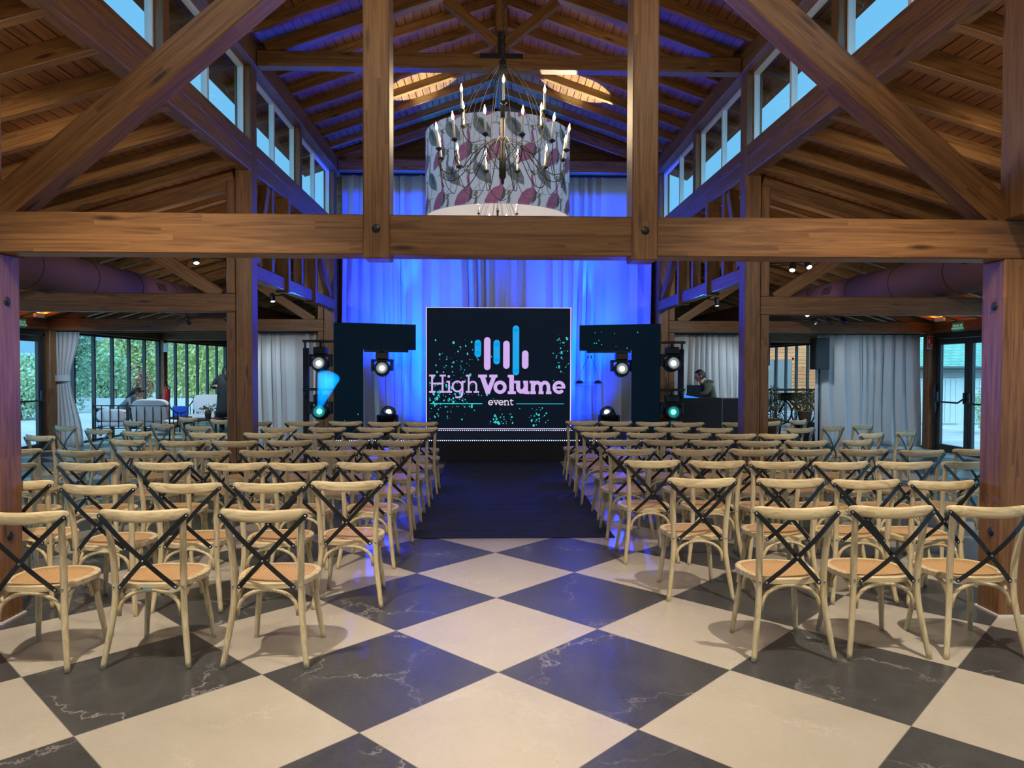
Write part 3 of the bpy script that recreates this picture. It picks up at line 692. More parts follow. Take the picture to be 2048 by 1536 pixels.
c1 = curtain('side_curtain', sx(-1, 4.95), sx(-1, 3.62), 14.9, 0.03, 2.36, 0.17, 0.06, 5, 'grey pleated curtain beside the left stage post, behind the thin black pole')
b = MB(); b.box(sx(-1, 5.3), 14.86, 2.355, sx(-1, 3.62), 14.92, 2.383); b.build('curtain_rail', 'black', c1)
c2 = curtain('side_curtain', sx(1, 3.62), sx(1, 5.15), 14.9, 0.03, 2.36, 0.17, 0.06, 6, 'grey pleated curtain behind the man at the control desk')
b = MB(); b.box(sx(1, 3.62), 14.86, 2.355, sx(1, 5.3), 14.92, 2.383); b.build('curtain_rail', 'black', c2)
c3 = curtain('side_curtain', 6.80, 8.98, 14.9, 0.03, 2.36, 0.24, 0.085, 8, 'wide pale grey curtain hanging next to the emergency exit with the fire sign')
c4 = curtain('gathered_curtain', -9.0, -8.30, 14.86, 0.03, 2.36, 0.10, 0.055, 4, 'grey curtain gathered with a tie band beside the lounge windows', tie=(1.43, -8.72, 0.50))
b = MB(); pts = [(-8.72+0.215*math.cos(a), 14.86+0.10*math.sin(a), 1.43) for a in [i*2*PI/24 for i in range(25)]]
vs = [(p[0], p[1], 1.37) for p in pts[:-1]] + [(p[0], p[1], 1.49) for p in pts[:-1]]
b.add(vs, [(i, (i+1) % 24, 24+(i+1) % 24, 24+i) for i in range(24)], True); b.build('tie_band', 'curtain', c4)
b = MB(); b.box(-9.0, 14.84, 2.362, -5.25, 14.90, 2.384); b.build('curtain_rail', 'black', c4)
b = MB(); b.box(5.5, 14.86, 2.362, 9.05, 14.92, 2.384); b.build('curtain_rail', 'black', c3)

# ------------------------------------------------------------------ ducts
for s, lb in ((-1, 'round brown fabric air duct under the roof above the lounge-side seats'), (1, 'round brown fabric air duct under the roof above the exit-side seats')):
    dx, dz, r = sx(s, 6.05), 2.93, 0.285
    d = thing('air_duct', lb, 'air duct', (dx, 0, 0))
    b = MB(); b.tube([(0, yy, dz) for yy in (-3.0, 3, 9, 15, 20, 24.5)], r, 40); b.build('duct_sleeve', 'duct', d)
    for yy in (3.4, 5.2, 6.6, 7.9, 9.3, 10.6, 11.9, 13.2, 14.4, 16, 17.6):
        b = MB(); ring = [(r*1.008*math.cos(a), yy, dz + r*1.008*math.sin(a)) for a in [i*2*PI/40 for i in range(41)]]; b.tube(ring, 0.006, 5, False); b.build('duct_ring', 'duct_line', d)
    for yy in (5.9, 8.75, 12.6, 16.3):
        g = MB(); an = PI - 0.35 if s > 0 else 0.35
        g.mi = 0
        for k in range(5):
            aa = an + (k-2)*0.10*(1)
            c_ = Vector((math.cos(aa)*r*1.012, yy, dz + math.sin(aa)*r*1.012)); g.tube([c_ - Vector((0, 0.16, 0)), c_ + Vector((0, 0.16, 0))], 0.008, 5)
        g.build('vent_grille', 'duct_line', d)
    for yy in (6.6, 9.3, 11.9, 14.4):
        g = MB(); g.tube([(0, yy, dz+r), (0, yy, za(6.05)+0.02)], 0.003, 5); g.build('hanger_wire', 'black', d)

# ------------------------------------------------------------------ stage
b = MB(); b.box(-2.95, 12.79, 0, 3.1, 14.75, 0.385); stg = thing('stage_platform', 'low stage platform skirted in black cloth at the end of the runner', 'stage')
b.build('skirt', 'blackbox', stg)
b = MB(); b.box(-1.32, 13.0, 0.385, 1.60, 14.2, 0.545); rsr = thing('stage_riser', 'low riser coloured blue as if lit, with a light strip under the lit screen', 'stage riser'); b.build('deck', 'riser', rsr)
def led_strip(x0, x1, y, z, par):
    b = MB(); b.box(x0, y-0.012, z-0.012, x1, y, z+0.012); b.mi = 1; x = x0+0.02
    while x < x1-0.02: b.box(x, y-0.018, z-0.007, x+0.016, y-0.011, z+0.009); x += 0.038
    o = b.build('led_strip', ['black', 'led_white'], par); return o
led_strip(-2.9, 3.05, 12.79, 0.37, stg); led_strip(-1.3, 1.58, 13.0, 0.53, rsr)

# LED screen: a real flat display with picture
scr = thing('led_screen', 'large lit screen reading HighVolume event between the two black panels', 'screen', (0.14, 13.09, 0.55))
W_, H_ = 2.60, 2.18
b = MB(); b.box(-W_/2-0.012, 0.004, 0, W_/2+0.012, 0.10, H_+0.02); b.build('cabinet', 'black', scr)
b = MB(); b.box(-W_/2, 0.0, 0.005, W_/2, 0.006, H_+0.01); b.build('display_panel', 'scr_black', scr)
b = MB(); t = 0.012
b.box(-W_/2-t, -0.004, 0, -W_/2, 0.004, H_+0.02); b.box(W_/2, -0.004, 0, W_/2+t, 0.004, H_+0.02); b.box(-W_/2-t, -0.004, H_+0.01, W_/2+t, 0.004, H_+0.02); b.box(-W_/2-t, -0.004, -0.002, W_/2+t, 0.004, 0.008)
b.build('edge_light', 'scr_edge', scr)
K = 2.60/1373.0
def S2(x, y, l=0.003): return ((x-801.5)*K, -l, H_ + 0.01 - (y-178)*K*(H_/ (1147*2.60/1373)))
def stroke(b, pts, t, l=0.003, caps=True):
    P = [Vector((S2(x, y)[0], S2(x, y)[2])) for x, y in pts]; h = t*K/2
    for i in range(len(P)-1):
        a, c = P[i], P[i+1]; d = (c-a)
        if d.length < 1e-6: continue
        d.normalize(); n = Vector((-d.y, d.x))*h
        b.add([(q.x, -l, q.y) for q in (a-n, c-n, c+n, a+n)], [(0, 1, 2, 3)])
    if caps:
        for q in (P[1:-1] if len(P) > 2 else []):
            b.add([(q.x+h*math.cos(k*PI/6), -l, q.y+h*math.sin(k*PI/6)) for k in range(12)], [tuple(range(12))])
def disc(b, x, y, r, l=0.003, ry=None):
    p = S2(x, y); ry = ry or r
    b.add([(p[0]+r*K*math.cos(k*PI/7), -l, p[2]+ry*K*math.sin(k*PI/7)) for k in range(14)], [tuple(range(14))])
def arc(cx, cy, rx, ry, a0, a1, n=20): return [(cx+rx*math.cos(math.radians(a0+(a1-a0)*i/n)), cy-ry*math.sin(math.radians(a0+(a1-a0)*i/n))) for i in range(n+1)]
def closed(cx, cy, rx, ry): return arc(cx, cy, rx, ry, 0, 364, 30)
# wave bars of the emblem
for x, ya, yb, m in ((602, 480, 648, 'scr_blue'), (692, 455, 770, 'scr_lilac'), (782, 480, 715, 'scr_blue'), (875, 488, 757, 'scr_lilac'), (966, 343, 818, 'scr_blue'), (1055, 580, 757, 'scr_lilac')):
    b = MB(); stroke(b, [(x, ya+31), (x, yb-31)], 62, 0.009); disc(b, x, ya+31, 31, 0.009); disc(b, x, yb-31, 31, 0.009); b.build('emblem_bar', m, scr)
b = MB(); T = 17
for st in ([(138,822),(197,822)], [(166,822),(166,978)], [(138,978),(197,978)], [(266,822),(266,978)], [(238,822),(297,822)], [(238,978),(297,978)], [(166,898),(266,898)],
           [(302,880),(336,880)], [(328,874),(328,978)], [(300,978),(356,978)],
           closed(408,925,46,48), [(456,874),(456,985),(450,1010),(435,1026),(410,1031),(388,1024)], [(448,880),(482,880)],
           [(488,822),(523,822)], [(515,815),(515,978)], [(488,978),(545,978)], [(515,915),(526,892),(545,880),(565,880),(582,893),(588,915),(588,978)], [(562,978),(614,978)]):
    stroke(b, st, T, 0.006)
disc(b, 325, 830, 13, 0.006)
for st, t in (([(605,826),(690,826)], 28), ([(712,826),(790,826)], 28), ([(645,832),(702,992)], 46), ([(757,832),(696,992)], 40), (closed(815,932,46,47), 34),
              ([(888,826),(935,826)], 26), ([(925,813),(925,995)], 44), ([(888,984),(966,984)], 26),
              ([(950,882),(990,882)], 26), ([(988,870),(988,940),(996,962),(1014,974),(1036,970),(1056,945)], 40), ([(1062,870),(1062,996)], 42), ([(1036,882),(1062,882)], 26), ([(1062,984),(1098,984)], 26),
              ([(1098,882),(1132,882)], 26), ([(1130,870),(1130,990)], 40), ([(1104,984),(1158,984)], 26),
              ([(1130,925),(1142,900),(1162,886),(1184,888),(1200,904),(1205,930),(1205,990)], 34), ([(1184,984),(1232,984)], 26),
              ([(1205,925),(1216,900),(1236,886),(1258,888),(1274,904),(1279,930),(1279,990)], 34), ([(1256,984),(1308,984)], 26),
              (arc(1380,932,46,47,-2,318,24), 32), ([(1335,934),(1440,934)], 20)):
    stroke(b, st, t, 0.006)
b.build('title_lettering', 'scr_lilac', scr)
b = MB()
for st in (arc(726,1080,21,21,0,320,18), [(705,1081),(748,1081)], [(753,1059),(771,1059)], [(781,1059),(800,1059)], [(762,1060),(777,1101)], [(792,1060),(777,1101)],
           arc(824,1080,21,21,0,320,18), [(803,1081),(846,1081)], [(852,1060),(864,1060)], [(862,1058),(862,1101)], [(852,1101),(873,1101)], [(862,1072),(872,1060),(884,1059),(893,1068),(894,1101)], [(885,1101),(904,1101)],
           [(920,1046),(920,1092),(928,1101),(942,1098)], [(908,1060),(942,1060)]):
    stroke(b, st, 8, 0.006)
b.build('subtitle_lettering', 'scr_white', scr)
b = MB(); stroke(b, [(148,1089),(645,1089)], 9, 0.005); stroke(b, [(970,1090),(1430,1090)], 6, 0.005); b.build('underline', 'scr_teal', scr)
rnd = random.Random(11); b = MB()
for k in range(330):
    if k < 170: x = rnd.gauss(330, 150); y = rnd.gauss(1020, 95)
    elif k < 225: x = rnd.gauss(400, 130); y = rnd.gauss(660, 110)
    elif k < 270: x = rnd.gauss(1420, 55); y = rnd.gauss(620, 130)
    elif k < 300: x = rnd.gauss(820, 60); y = rnd.gauss(1230, 35)
    else: x = rnd.gauss(1150, 80); y = rnd.gauss(1190, 60)
    if not (130 < x < 1475 and 210 < y < 1300): continue
    r = abs(rnd.gauss(3.0, 3.2))+1.2; disc(b, x, y, min(r, 13), 0.0045, min(r, 13)*rnd.uniform(0.8, 1.5))
b.build('droplets', 'scr_dot', scr)

# angled black LED panels, L shaped
def totem(name, s, label):
    ox, oy = (-2.80, 13.02) if s < 0 else (3.06, 13.02)
    ang = math.radians(24)*(1 if s < 0 else -1)
    t = thing(name, label, 'stage panel', (ox, oy, 0.387), ang)
    q = 1 if s < 0 else -1
    b = MB(); x0, x1 = sorted((0, q*0.52)); b.box(x0, 0, 0, x1, 0.09, 1.60, c=0.004); b.build('upright_panel', 'tot', t)
    b = MB(); x0, x1 = sorted((0, q*1.52)); b.box(x0, 0, 1.60, x1, 0.09, 2.08, c=0.004); b.build('arm_panel', 'tot', t)
    b = MB(); rr = random.Random(5+s)
    for k in range(10 if s > 0 else 5):
        x = q*rr.uniform(0.3, 1.45) if s > 0 else q*rr.uniform(0.1, 0.45); z = rr.uniform(1.64, 2.0) if s > 0 else rr.uniform(0.1, 0.5); r = rr.uniform(0.004, 0.012)
        b.add([(x+r*math.cos(i*PI/4), -0.002, z+1.3*r*math.sin(i*PI/4)) for i in range(8)], [tuple(range(8))])
    b.build('droplets', 'scr_dot', t)
    x0, x1 = sorted((q*0.55, q*1.38)); b = MB(); b.box(x0, 0.02, 1.555, x1, 0.08, 1.60); b.build('hanging_bar', 'black', t)
    return t
MT['tot'] = emis_matt('panel_dark', (0.001, 0.005, 0.010))
totem('angled_screen_tower', -1, 'black L-shaped panel left of the screen, arm pointing to the screen')
totem('angled_screen_tower', 1, 'black L-shaped panel right of the screen with specks of light on its arm')

# truss stands
for s, lb in ((-1, 'black lighting stand with two crossbars beside the left L-shaped panel'), (1, 'black lighting stand with two crossbars near the control desk')):
    px_ = -3.28 if s < 0 else 3.42
    t = thing('lighting_stand', lb, 'stand', (px_, 12.92, 0))
    b = MB(); b.box(-0.045, -0.045, 0.03, 0.045, 0.045, 2.0, c=0.004); b.build('pole', 'blackbox', t)
    b = MB(); b.box(-0.13, -0.2, 0, 0.13, 0.2, 0.03); b.build('base_plate', 'black', t)
    for z in (2.12, 1.27):
        b = MB(); x0, x1 = (-0.04, 0.50) if s < 0 else (-0.40, 0.06)
        b.tube([(x0, -0.06, z), (x1, -0.06, z)], 0.024, 10); b.tube([(0, -0.06, z-0.15), (0, -0.06, z)], 0.02, 8); b.build('crossbar', 'black', t)

def moving_head(loc, label, lens='lens_white', tilt=(0, -1, -0.05), hang=True, grp=None):
    t = thing('moving_head_light', label, 'stage light', loc, 0, grp); t.scale = (1.3, 1.3, 1.3)
    q = 1 if hang else -1
    b = MB(); b.box(-0.085, -0.08, -0.06*q if hang else 0, 0.085, 0.08, 0.0 if hang else 0.1, c=0.012) if not hang else b.box(-0.085, -0.08, -0.10, 0.085, 0.08, 0.0, c=0.012)
    if hang: b.tube([(0, 0, 0), (0, 0, 0.06)], 0.02, 8)
    b.build('base', 'black', t)
    zc = -0.235*q if hang else 0.26
    b = MB()
    for s in (-1, 1):
        z0, z1 = sorted((-0.10*q if hang else 0.1, zc - 0.03*q)); b.box(s*0.135-0.02, -0.055, z0, s*0.135+0.02, 0.055, z1, c=0.008)
    z0, z1 = sorted(((-0.10 if hang else 0.10), (-0.135 if hang else 0.135))); b.box(-0.155, -0.06, z0, 0.155, 0.06, z1, c=0.01)
    b.build('yoke', 'black', t)
    d = Vector(tilt).normalized(); rot = d.to_track_quat('Z', 'Y').to_matrix()
    b = MB(); b.lathe([(0.0, -0.16), (0.08, -0.15), (0.108, -0.09), (0.112, 0.0), (0.112, 0.08), (0.098, 0.13), (0.08, 0.135), (0.078, 0.10), (0, 0.10)], (0, 0, zc), 20, rot)
    h = b.build('head', 'black', t)
    b = MB(); c_ = Vector((0, 0, zc)) + d*0.11
    b.lathe([(0.036, 0.0), (0.03, 0.012), (0.015, 0.02), (0, 0.022)], c_, 18, rot); b.build('lens', lens, h)
    return t
moving_head((-3.01, 12.86, 2.02), 'moving stage light hanging from the upper bar of the left stand', tilt=(0.0, -1, 0.12))
lowL = moving_head((-3.01, 12.86, 1.18), 'moving stage light on the lower bar of the left stand throwing a blue beam', 'lens_cyan', tilt=(0.05, -1, 0.1))
moving_head((-2.0, 13.38, 1.94), 'moving stage light hung under the arm of the left L-shaped panel', tilt=(0.08, -1, 0.1))
moving_head((3.24, 12.86, 2.04), 'moving stage light hanging from the upper bar of the right stand', tilt=(-0.02, -1, 0.1))
moving_head((3.24, 12.86, 1.18), 'moving stage light with a turquoise lens on the right stand', 'lens_cyan', tilt=(0, -1, 0.05))
moving_head((2.42, 13.36, 1.94), 'moving stage light hung under the arm of the right L-shaped panel', tilt=(-0.06, -1, 0.1))
moving_head((-1.96, 13.75, 0.387), 'moving stage light standing tilted upward beside the left panel foot', tilt=(0.3, -0.75, 0.9), hang=False)
moving_head((2.26, 13.75, 0.387), 'moving stage light standing tilted upward beside the right panel foot', tilt=(-0.5, -0.7, 0.9), hang=False)
# glowing cone put in as the blue beam of the lower left head
mv = bpy.data.materials.new('blue_beam_glow'); mv.use_nodes = True; nt = mv.node_tree; nt.nodes.clear()
o_ = N(nt, 'ShaderNodeOutputMaterial'); vv = N(nt, 'ShaderNodeVolumePrincipled'); vv.inputs['Color'].default_value = (0.1, 0.5, 1, 1); vv.inputs['Density'].default_value = 0.6
vv.inputs['Emission Color'].default_value = (0.0, 0.30, 1.0, 1); vv.inputs['Emission Strength'].default_value = 5.0; nt.links.new(vv.outputs[0], o_.inputs['Volume'])
b = MB(); d = Vector((0.30, -0.28, 0.80)).normalized(); rot = d.to_track_quat('Z', 'Y').to_matrix()
b.lathe([(0.02, 0.0), (0.15, 0.52), (0.14, 0.55), (0.07, 0.57), (0, 0.56)], (0, -0.13, -0.22), 20, rot); bm_ = b.build('light_beam', mv, lowL)

def batten(loc, label, ln=0.48, rz=0):
    t = thing('led_batten', label, 'stage light', loc, rz)
    b = MB(); b.box(-ln/2, -0.05, 0.03, ln/2, 0.05, 0.13, c=0.012); b.build('housing', 'black', t)
    b = MB(); b.box(-ln/2-0.03, -0.03, 0, -ln/2, 0.03, 0.11, c=0.005); b.box(ln/2, -0.03, 0, ln/2+0.03, 0.03, 0.11, c=0.005); b.build('bracket', 'black', t)
batten((-1.60, 13.7, 0.387), 'black light batten lying on the stage left of the screen'); batten((1.82, 13.75, 0.387), 'black light batten lying on the stage behind the clear lectern')

# acrylic lectern with two gooseneck microphones
mg = bpy.data.materials.new('clear_acrylic'); mg.use_nodes = True; nt = mg.node_tree; nt.nodes.clear()
o_ = N(nt, 'ShaderNodeOutputMaterial'); t_ = N(nt, 'ShaderNodeBsdfTransparent'); g_ = N(nt, 'ShaderNodeBsdfGlossy'); g_.inputs['Roughness'].default_value = 0.08
mx = N(nt, 'ShaderNodeMixShader'); mx.inputs[0].default_value = 0.16; t_.inputs[0].default_value = (0.86, 0.93, 0.97, 1)
nt.links.new(t_.outputs[0], mx.inputs[1]); nt.links.new(g_.outputs[0], mx.inputs[2]); nt.links.new(mx.outputs[0], o_.inputs[0])
MT['acrylic'] = mg
MT['edge'] = plain('acrylic_edge', (0.55, 0.75, 0.95), 0.3)
t = thing('lectern', 'clear acrylic lectern with two thin microphones beside the screen', 'lectern', (1.82, 13.35, 0.387))
b = MB(); b.box(-0.145, -0.01, 0, 0.145, 0.01, 0.96); b.build('front_panel', 'acrylic', t)
b = MB(); b.box(-0.26, -0.17, 0.965, 0.26, 0.20, 0.985, rot=Matrix.Rotation(0.16, 3, 'X'), about=Vector((0, 0, 0.97))); b.build('desk_top', 'acrylic', t)
b = MB(); b.box(-0.27, -0.2, 0, 0.27, 0.22, 0.015); b.build('foot_plate', 'acrylic', t)
b = MB()
for x in (-0.15, 0.15): b.box(x-0.005, -0.012, 0, x+0.005, 0.012, 0.98)
b.box(-0.15, -0.012, 0.42, 0.15, 0.01, 0.43); b.box(-0.24, -0.172, 0.955, 0.24, -0.165, 0.965); b.build('polished_edge', 'edge', t)
for s in (-1, 1):
    b = MB(); b.tube(smooth_path([(s*0.17, 0.05, 0.99), (s*0.165, 0.02, 1.12), (s*0.10, -0.03, 1.32), (s*0.035, -0.06, 1.46)], 3), 0.004, 6); b.lathe([(0, -0.03), (0.010, -0.02), (0.012, 0.02), (0, 0.03)], (s*0.03, -0.065, 1.475), 8)
    b.lathe([(0.07, 0), (0.065, 0.03), (0.04, 0.055), (0, 0.06)], (s*0.17, 0.05, 0.985), 14)
    b.build('microphone', 'black', t)

# ------------------------------------------------------------------ control desk, right of stage
t = thing('control_desk', 'black covered control desk with the laptop on top', 'desk', (3.60, 13.45, 0))
b = MB(); b.box(0, 0, 0, 0.75, 0.55, 1.10, c=0.006); b.build('cover', 'blackbox', t)
b = MB(); b.box(0.755, 0.02, 0, 1.30, 0.6, 1.08, c=0.006); b.build('flight_case', 'blackbox', t)
b = MB(); b.box(-0.12, 0.05, 0, -0.01, 0.5, 1.09, c=0.006); b.build('side_panel', 'black', t)
b = MB(); b.box(0.0, -0.004, 0.02, 0.006, 0.0, 1.1); b.box(0.748, -0.004, 0.02, 0.752, 0.0, 1.1); b.build('edge_trim', 'steel', t)
t = thing('laptop', 'open black laptop in front of the seated man', 'laptop', (3.80, 13.74, 1.102), 0.5)
b = MB(); b.box(-0.17, -0.12, 0, 0.17, 0.12, 0.016, c=0.003); b.build('keyboard_base', 'black', t)
b = MB(); b.box(-0.17, -0.128, 0.012, 0.17, -0.118, 0.235, rot=Matrix.Rotation(-0.0, 3, 'X'), about=Vector((0, 0, 0))); b.build('screen_lid', 'blackbox', t)
b = MB(); b.add([(3.60, 13.47, 1.103), (3.93, 13.47, 1.103), (3.62, 13.55, 1.165), (3.60, 13.60, 1.175)], [(0, 1, 2, 3)]); b.add([(3.60, 13.48, 1.101), (3.93, 13.48, 1.101), (3.62, 13.56, 1.16), (3.60, 13.61, 1.17)], [(3, 2, 1, 0)])
MT['blue_sheet'] = emis('blue_lit_display', (0.03, 0.25, 1.0), 0.8)
tag(b.build('lighting_console', 'blue_sheet'), 'small blue glowing console screen on the desk below the laptop', 'console')
# bag of cables behind right stand
t = thing('cable_coil', 'heap of coiled dark blue cables beside the right L-shaped panel', 'cables', (2.92, 13.45, 0.387))
MT['bluecable'] = plain('blue_black_cable', (0.01, 0.015, 0.07), 0.4)
b = MB()
for k in range(9):
    r = 0.10+0.02*(k % 3); pts = [(r*math.cos(a)*1.2+0.01*k, 0.3*r*math.sin(a), 0.07+0.028*k + r*0.3*math.sin(a*1+k)) for a in [i*2*PI/18 for i in range(19)]]; b.tube(pts, 0.011, 6)
b.build('cable', 'bluecable', t)
t = thing('power_rack', 'small stack of silver power boxes under the turquoise stage light', 'rack', (3.25, 12.62, 0))
for k in range(5): b = MB(); b.box(-0.1, -0.1, 0.02+0.145*k, 0.1, 0.1, 0.145*(k+1), c=0.01); b.build('power_box', 'steel' if k > 2 else 'black', t)

# ------------------------------------------------------------------ chairs
def make_chair():
    t = thing('cross_back_chair', '', 'chair')
    HL = 0.265
    # seat: rounded trapezoid wooden hoop
    def outline(sc=1.0, n=36):
        P = []
        for i in range(n):
            a = 2*PI*i/n; c, s_ = math.cos(a), math.sin(a)
            e = 2.5 if s_ > 0 else 3.6; x = math.copysign(abs(c)**(2/e), c); y = math.copysign(abs(s_)**(2/e), s_)
            wx = 0.225 + 0.018*y if y > 0 else 0.225 + 0.045*y
            P.append((x*wx*sc, 0.02 + y*0.215*sc))
        return P
    b = MB(); O = outline(); I = outline(0.86); n = len(O)
    vs = [(x, y, 0.425) for x, y in O] + [(x*1.0, y, 0.452) for x, y in O] + [(x, y, 0.458) for x, y in outline(0.97)] + [(x, y, 0.457) for x, y in I] + [(x, y, 0.43) for x, y in I]
    fs = []
    for r in range(4): fs += [(r*n+i, r*n+(i+1) % n, (r+1)*n+(i+1) % n, (r+1)*n+i) for i in range(n)]
    fs += [(4*n+i, 4*n+(i+1) % n, (i+1) % n, i) for i in range(n)]
    b.add(vs, fs, False); b.build('seat', 'oak_rail', t)
    b = MB(); vs = []
    for r, z in ((0.865, 0.450), (0.84, 0.456), (0.5, 0.452), (0.2, 0.449)):
        vs += [(x, y, z) for x, y in outline(r)]
    fs = []
    for r in range(3): fs += [(r*n+i, r*n+(i+1) % n, (r+1)*n+(i+1) % n, (r+1)*n+i) for i in range(n)]
    vs += [(0, 0.02, 0.448)]; fs += [(3*n+i, 3*n+(i+1) % n, 4*n) for i in range(n)]
    b.add(vs, fs, True)
    vs = [(x, y, 0.440) for x, y in outline(0.865)]; b.add(vs, [tuple(reversed(range(n)))])
    b.build('cane_panel', 'cane', t)
    # legs
    for s in (-1, 1):
        b = MB(); b.tube(smooth_path([(s*0.232, -0.245, 0.0), (s*0.212, -0.222, 0.14), (s*0.190, -0.195, 0.32), (s*0.186, -0.190, 0.46), (s*0.190, -0.202, 0.60), (s*0.198, -0.224, 0.74), (s*0.203, -0.240, 0.835)], 3),
                         [0.0155]*3 + [0.0175]*6 + [0.019]*4 + [0.018]*6, 10); b.build('leg', 'oak', t)
        b = MB(); b.tube(smooth_path([(s*0.205, 0.215, 0.0), (s*0.186, 0.19, 0.16), (s*0.168, 0.168, 0.32), (s*0.162, 0.16, 0.43)], 3), [0.0150]*3+[0.017]*7, 10)
        b.tube([(s*0.176, 0.158, 0.335), (s*0.172, 0.15, 0.43)], 0.021, 8); b.build('leg', 'oak', t)
    # bent stretcher arches
    def arch(p0, p1, z0=0.275, z1=0.418, r=0.0115):
        p0, p1 = Vector(p0), Vector(p1); P = []
        for i in range(15):
            a = PI*i/14; u_ = 0.5-0.5*math.cos(a); q = p0.lerp(p1, u_); q.z = z0 + (z1-z0)*math.sin(a)**0.75; P.append(q)
        b = MB(); b.tube(P, r, 8); b.build('stretcher', 'oak', t)
    arch((-0.168, -0.186, 0), (0.168, -0.186, 0)); arch((-0.152, 0.158, 0), (0.152, 0.158, 0), 0.30)
    arch((-0.178, -0.165, 0), (-0.160, 0.135, 0), 0.30); arch((0.178, -0.165, 0), (0.160, 0.135, 0), 0.30)
    # curved top rail, convex to the back, ends tapering
    b = MB(); vs = []; m = 40
    for i in range(m+1):
        u_ = -1 + 2*i/m; x = 0.246*u_; y = -0.288 + 0.052*u_*u_; a = abs(u_)
        h = 0.033*math.sqrt(max(0.0, 1-a**9))*(1 - 0.22*a**2) + 0.001; zc = 0.846 + 0.010*a**2; th = 0.0125*math.sqrt(max(0.02, 1-a**8))
        for k in range(10):
            an = 2*PI*k/10; cs, sn = math.cos(an), math.sin(an)
            yy = th*math.copysign(abs(cs)**0.7, cs); zz = h*math.copysign(abs(sn)**0.8, sn)
            vs.append((x, y+yy, zc+zz + (0.008 if sn > 0 else 0)*(a**2)))
    fs = [(i*10+k, (i+1)*10+k, (i+1)*10+(k+1) % 10, i*10+(k+1) % 10) for i in range(m) for k in range(10)]
    fs += [tuple(range(10)), tuple(m*10+k for k in reversed(range(10)))]
    b.add(vs, fs, True); b.build('top_rail', 'oak_rail', t)
    # black metal cross straps with rivets
    for s in (-1, 1):
        P = smooth_path([(s*0.232, -0.264, 0.846), (s*0.19, -0.272, 0.805), (s*0.10, -0.284-0.003*s, 0.710), (0, -0.266-0.006*s, 0.600), (-s*0.08, -0.243-0.004*s, 0.515), (-s*0.150, -0.212, 0.440)], 4)
        b = MB(); d = (Vector(P[-1])-Vector(P[0])).normalized(); nn = Vector((0, 1, 0)); side = d.cross(nn).normalized()
        b.strip(P, side, 0.026, 0.003, nn)
        for p in (P[0], P[-1]): b.lathe([(0.013, -0.0015), (0.013, 0.0015)], p, 12, Matrix.Rotation(PI/2, 3, 'X'), False)
        st = b.build('cross_strap', 'black', t)
        b = MB()
        for p, r in ((P[0], 0.0065), (P[-1], 0.008)) + (((Vector((0, -0.274, 0.600)), 0.006),) if s > 0 else ()):
            b.lathe([(r, 0.0015), (r*0.8, 0.005), (0, 0.006)], p, 10, Matrix.Rotation(PI/2, 3, 'X'))
        b.build('rivet', 'steel', st)
    b = MB()
    for s in (-1, 1):
        b.lathe([(0.007, 0.0), (0.006, 0.003), (0, 0.004)], (s*0.187, -0.209, 0.445), 8, Matrix.Rotation(PI/2, 3, 'X'))
    b.build('leg_bolt', 'steel', t)
    return t
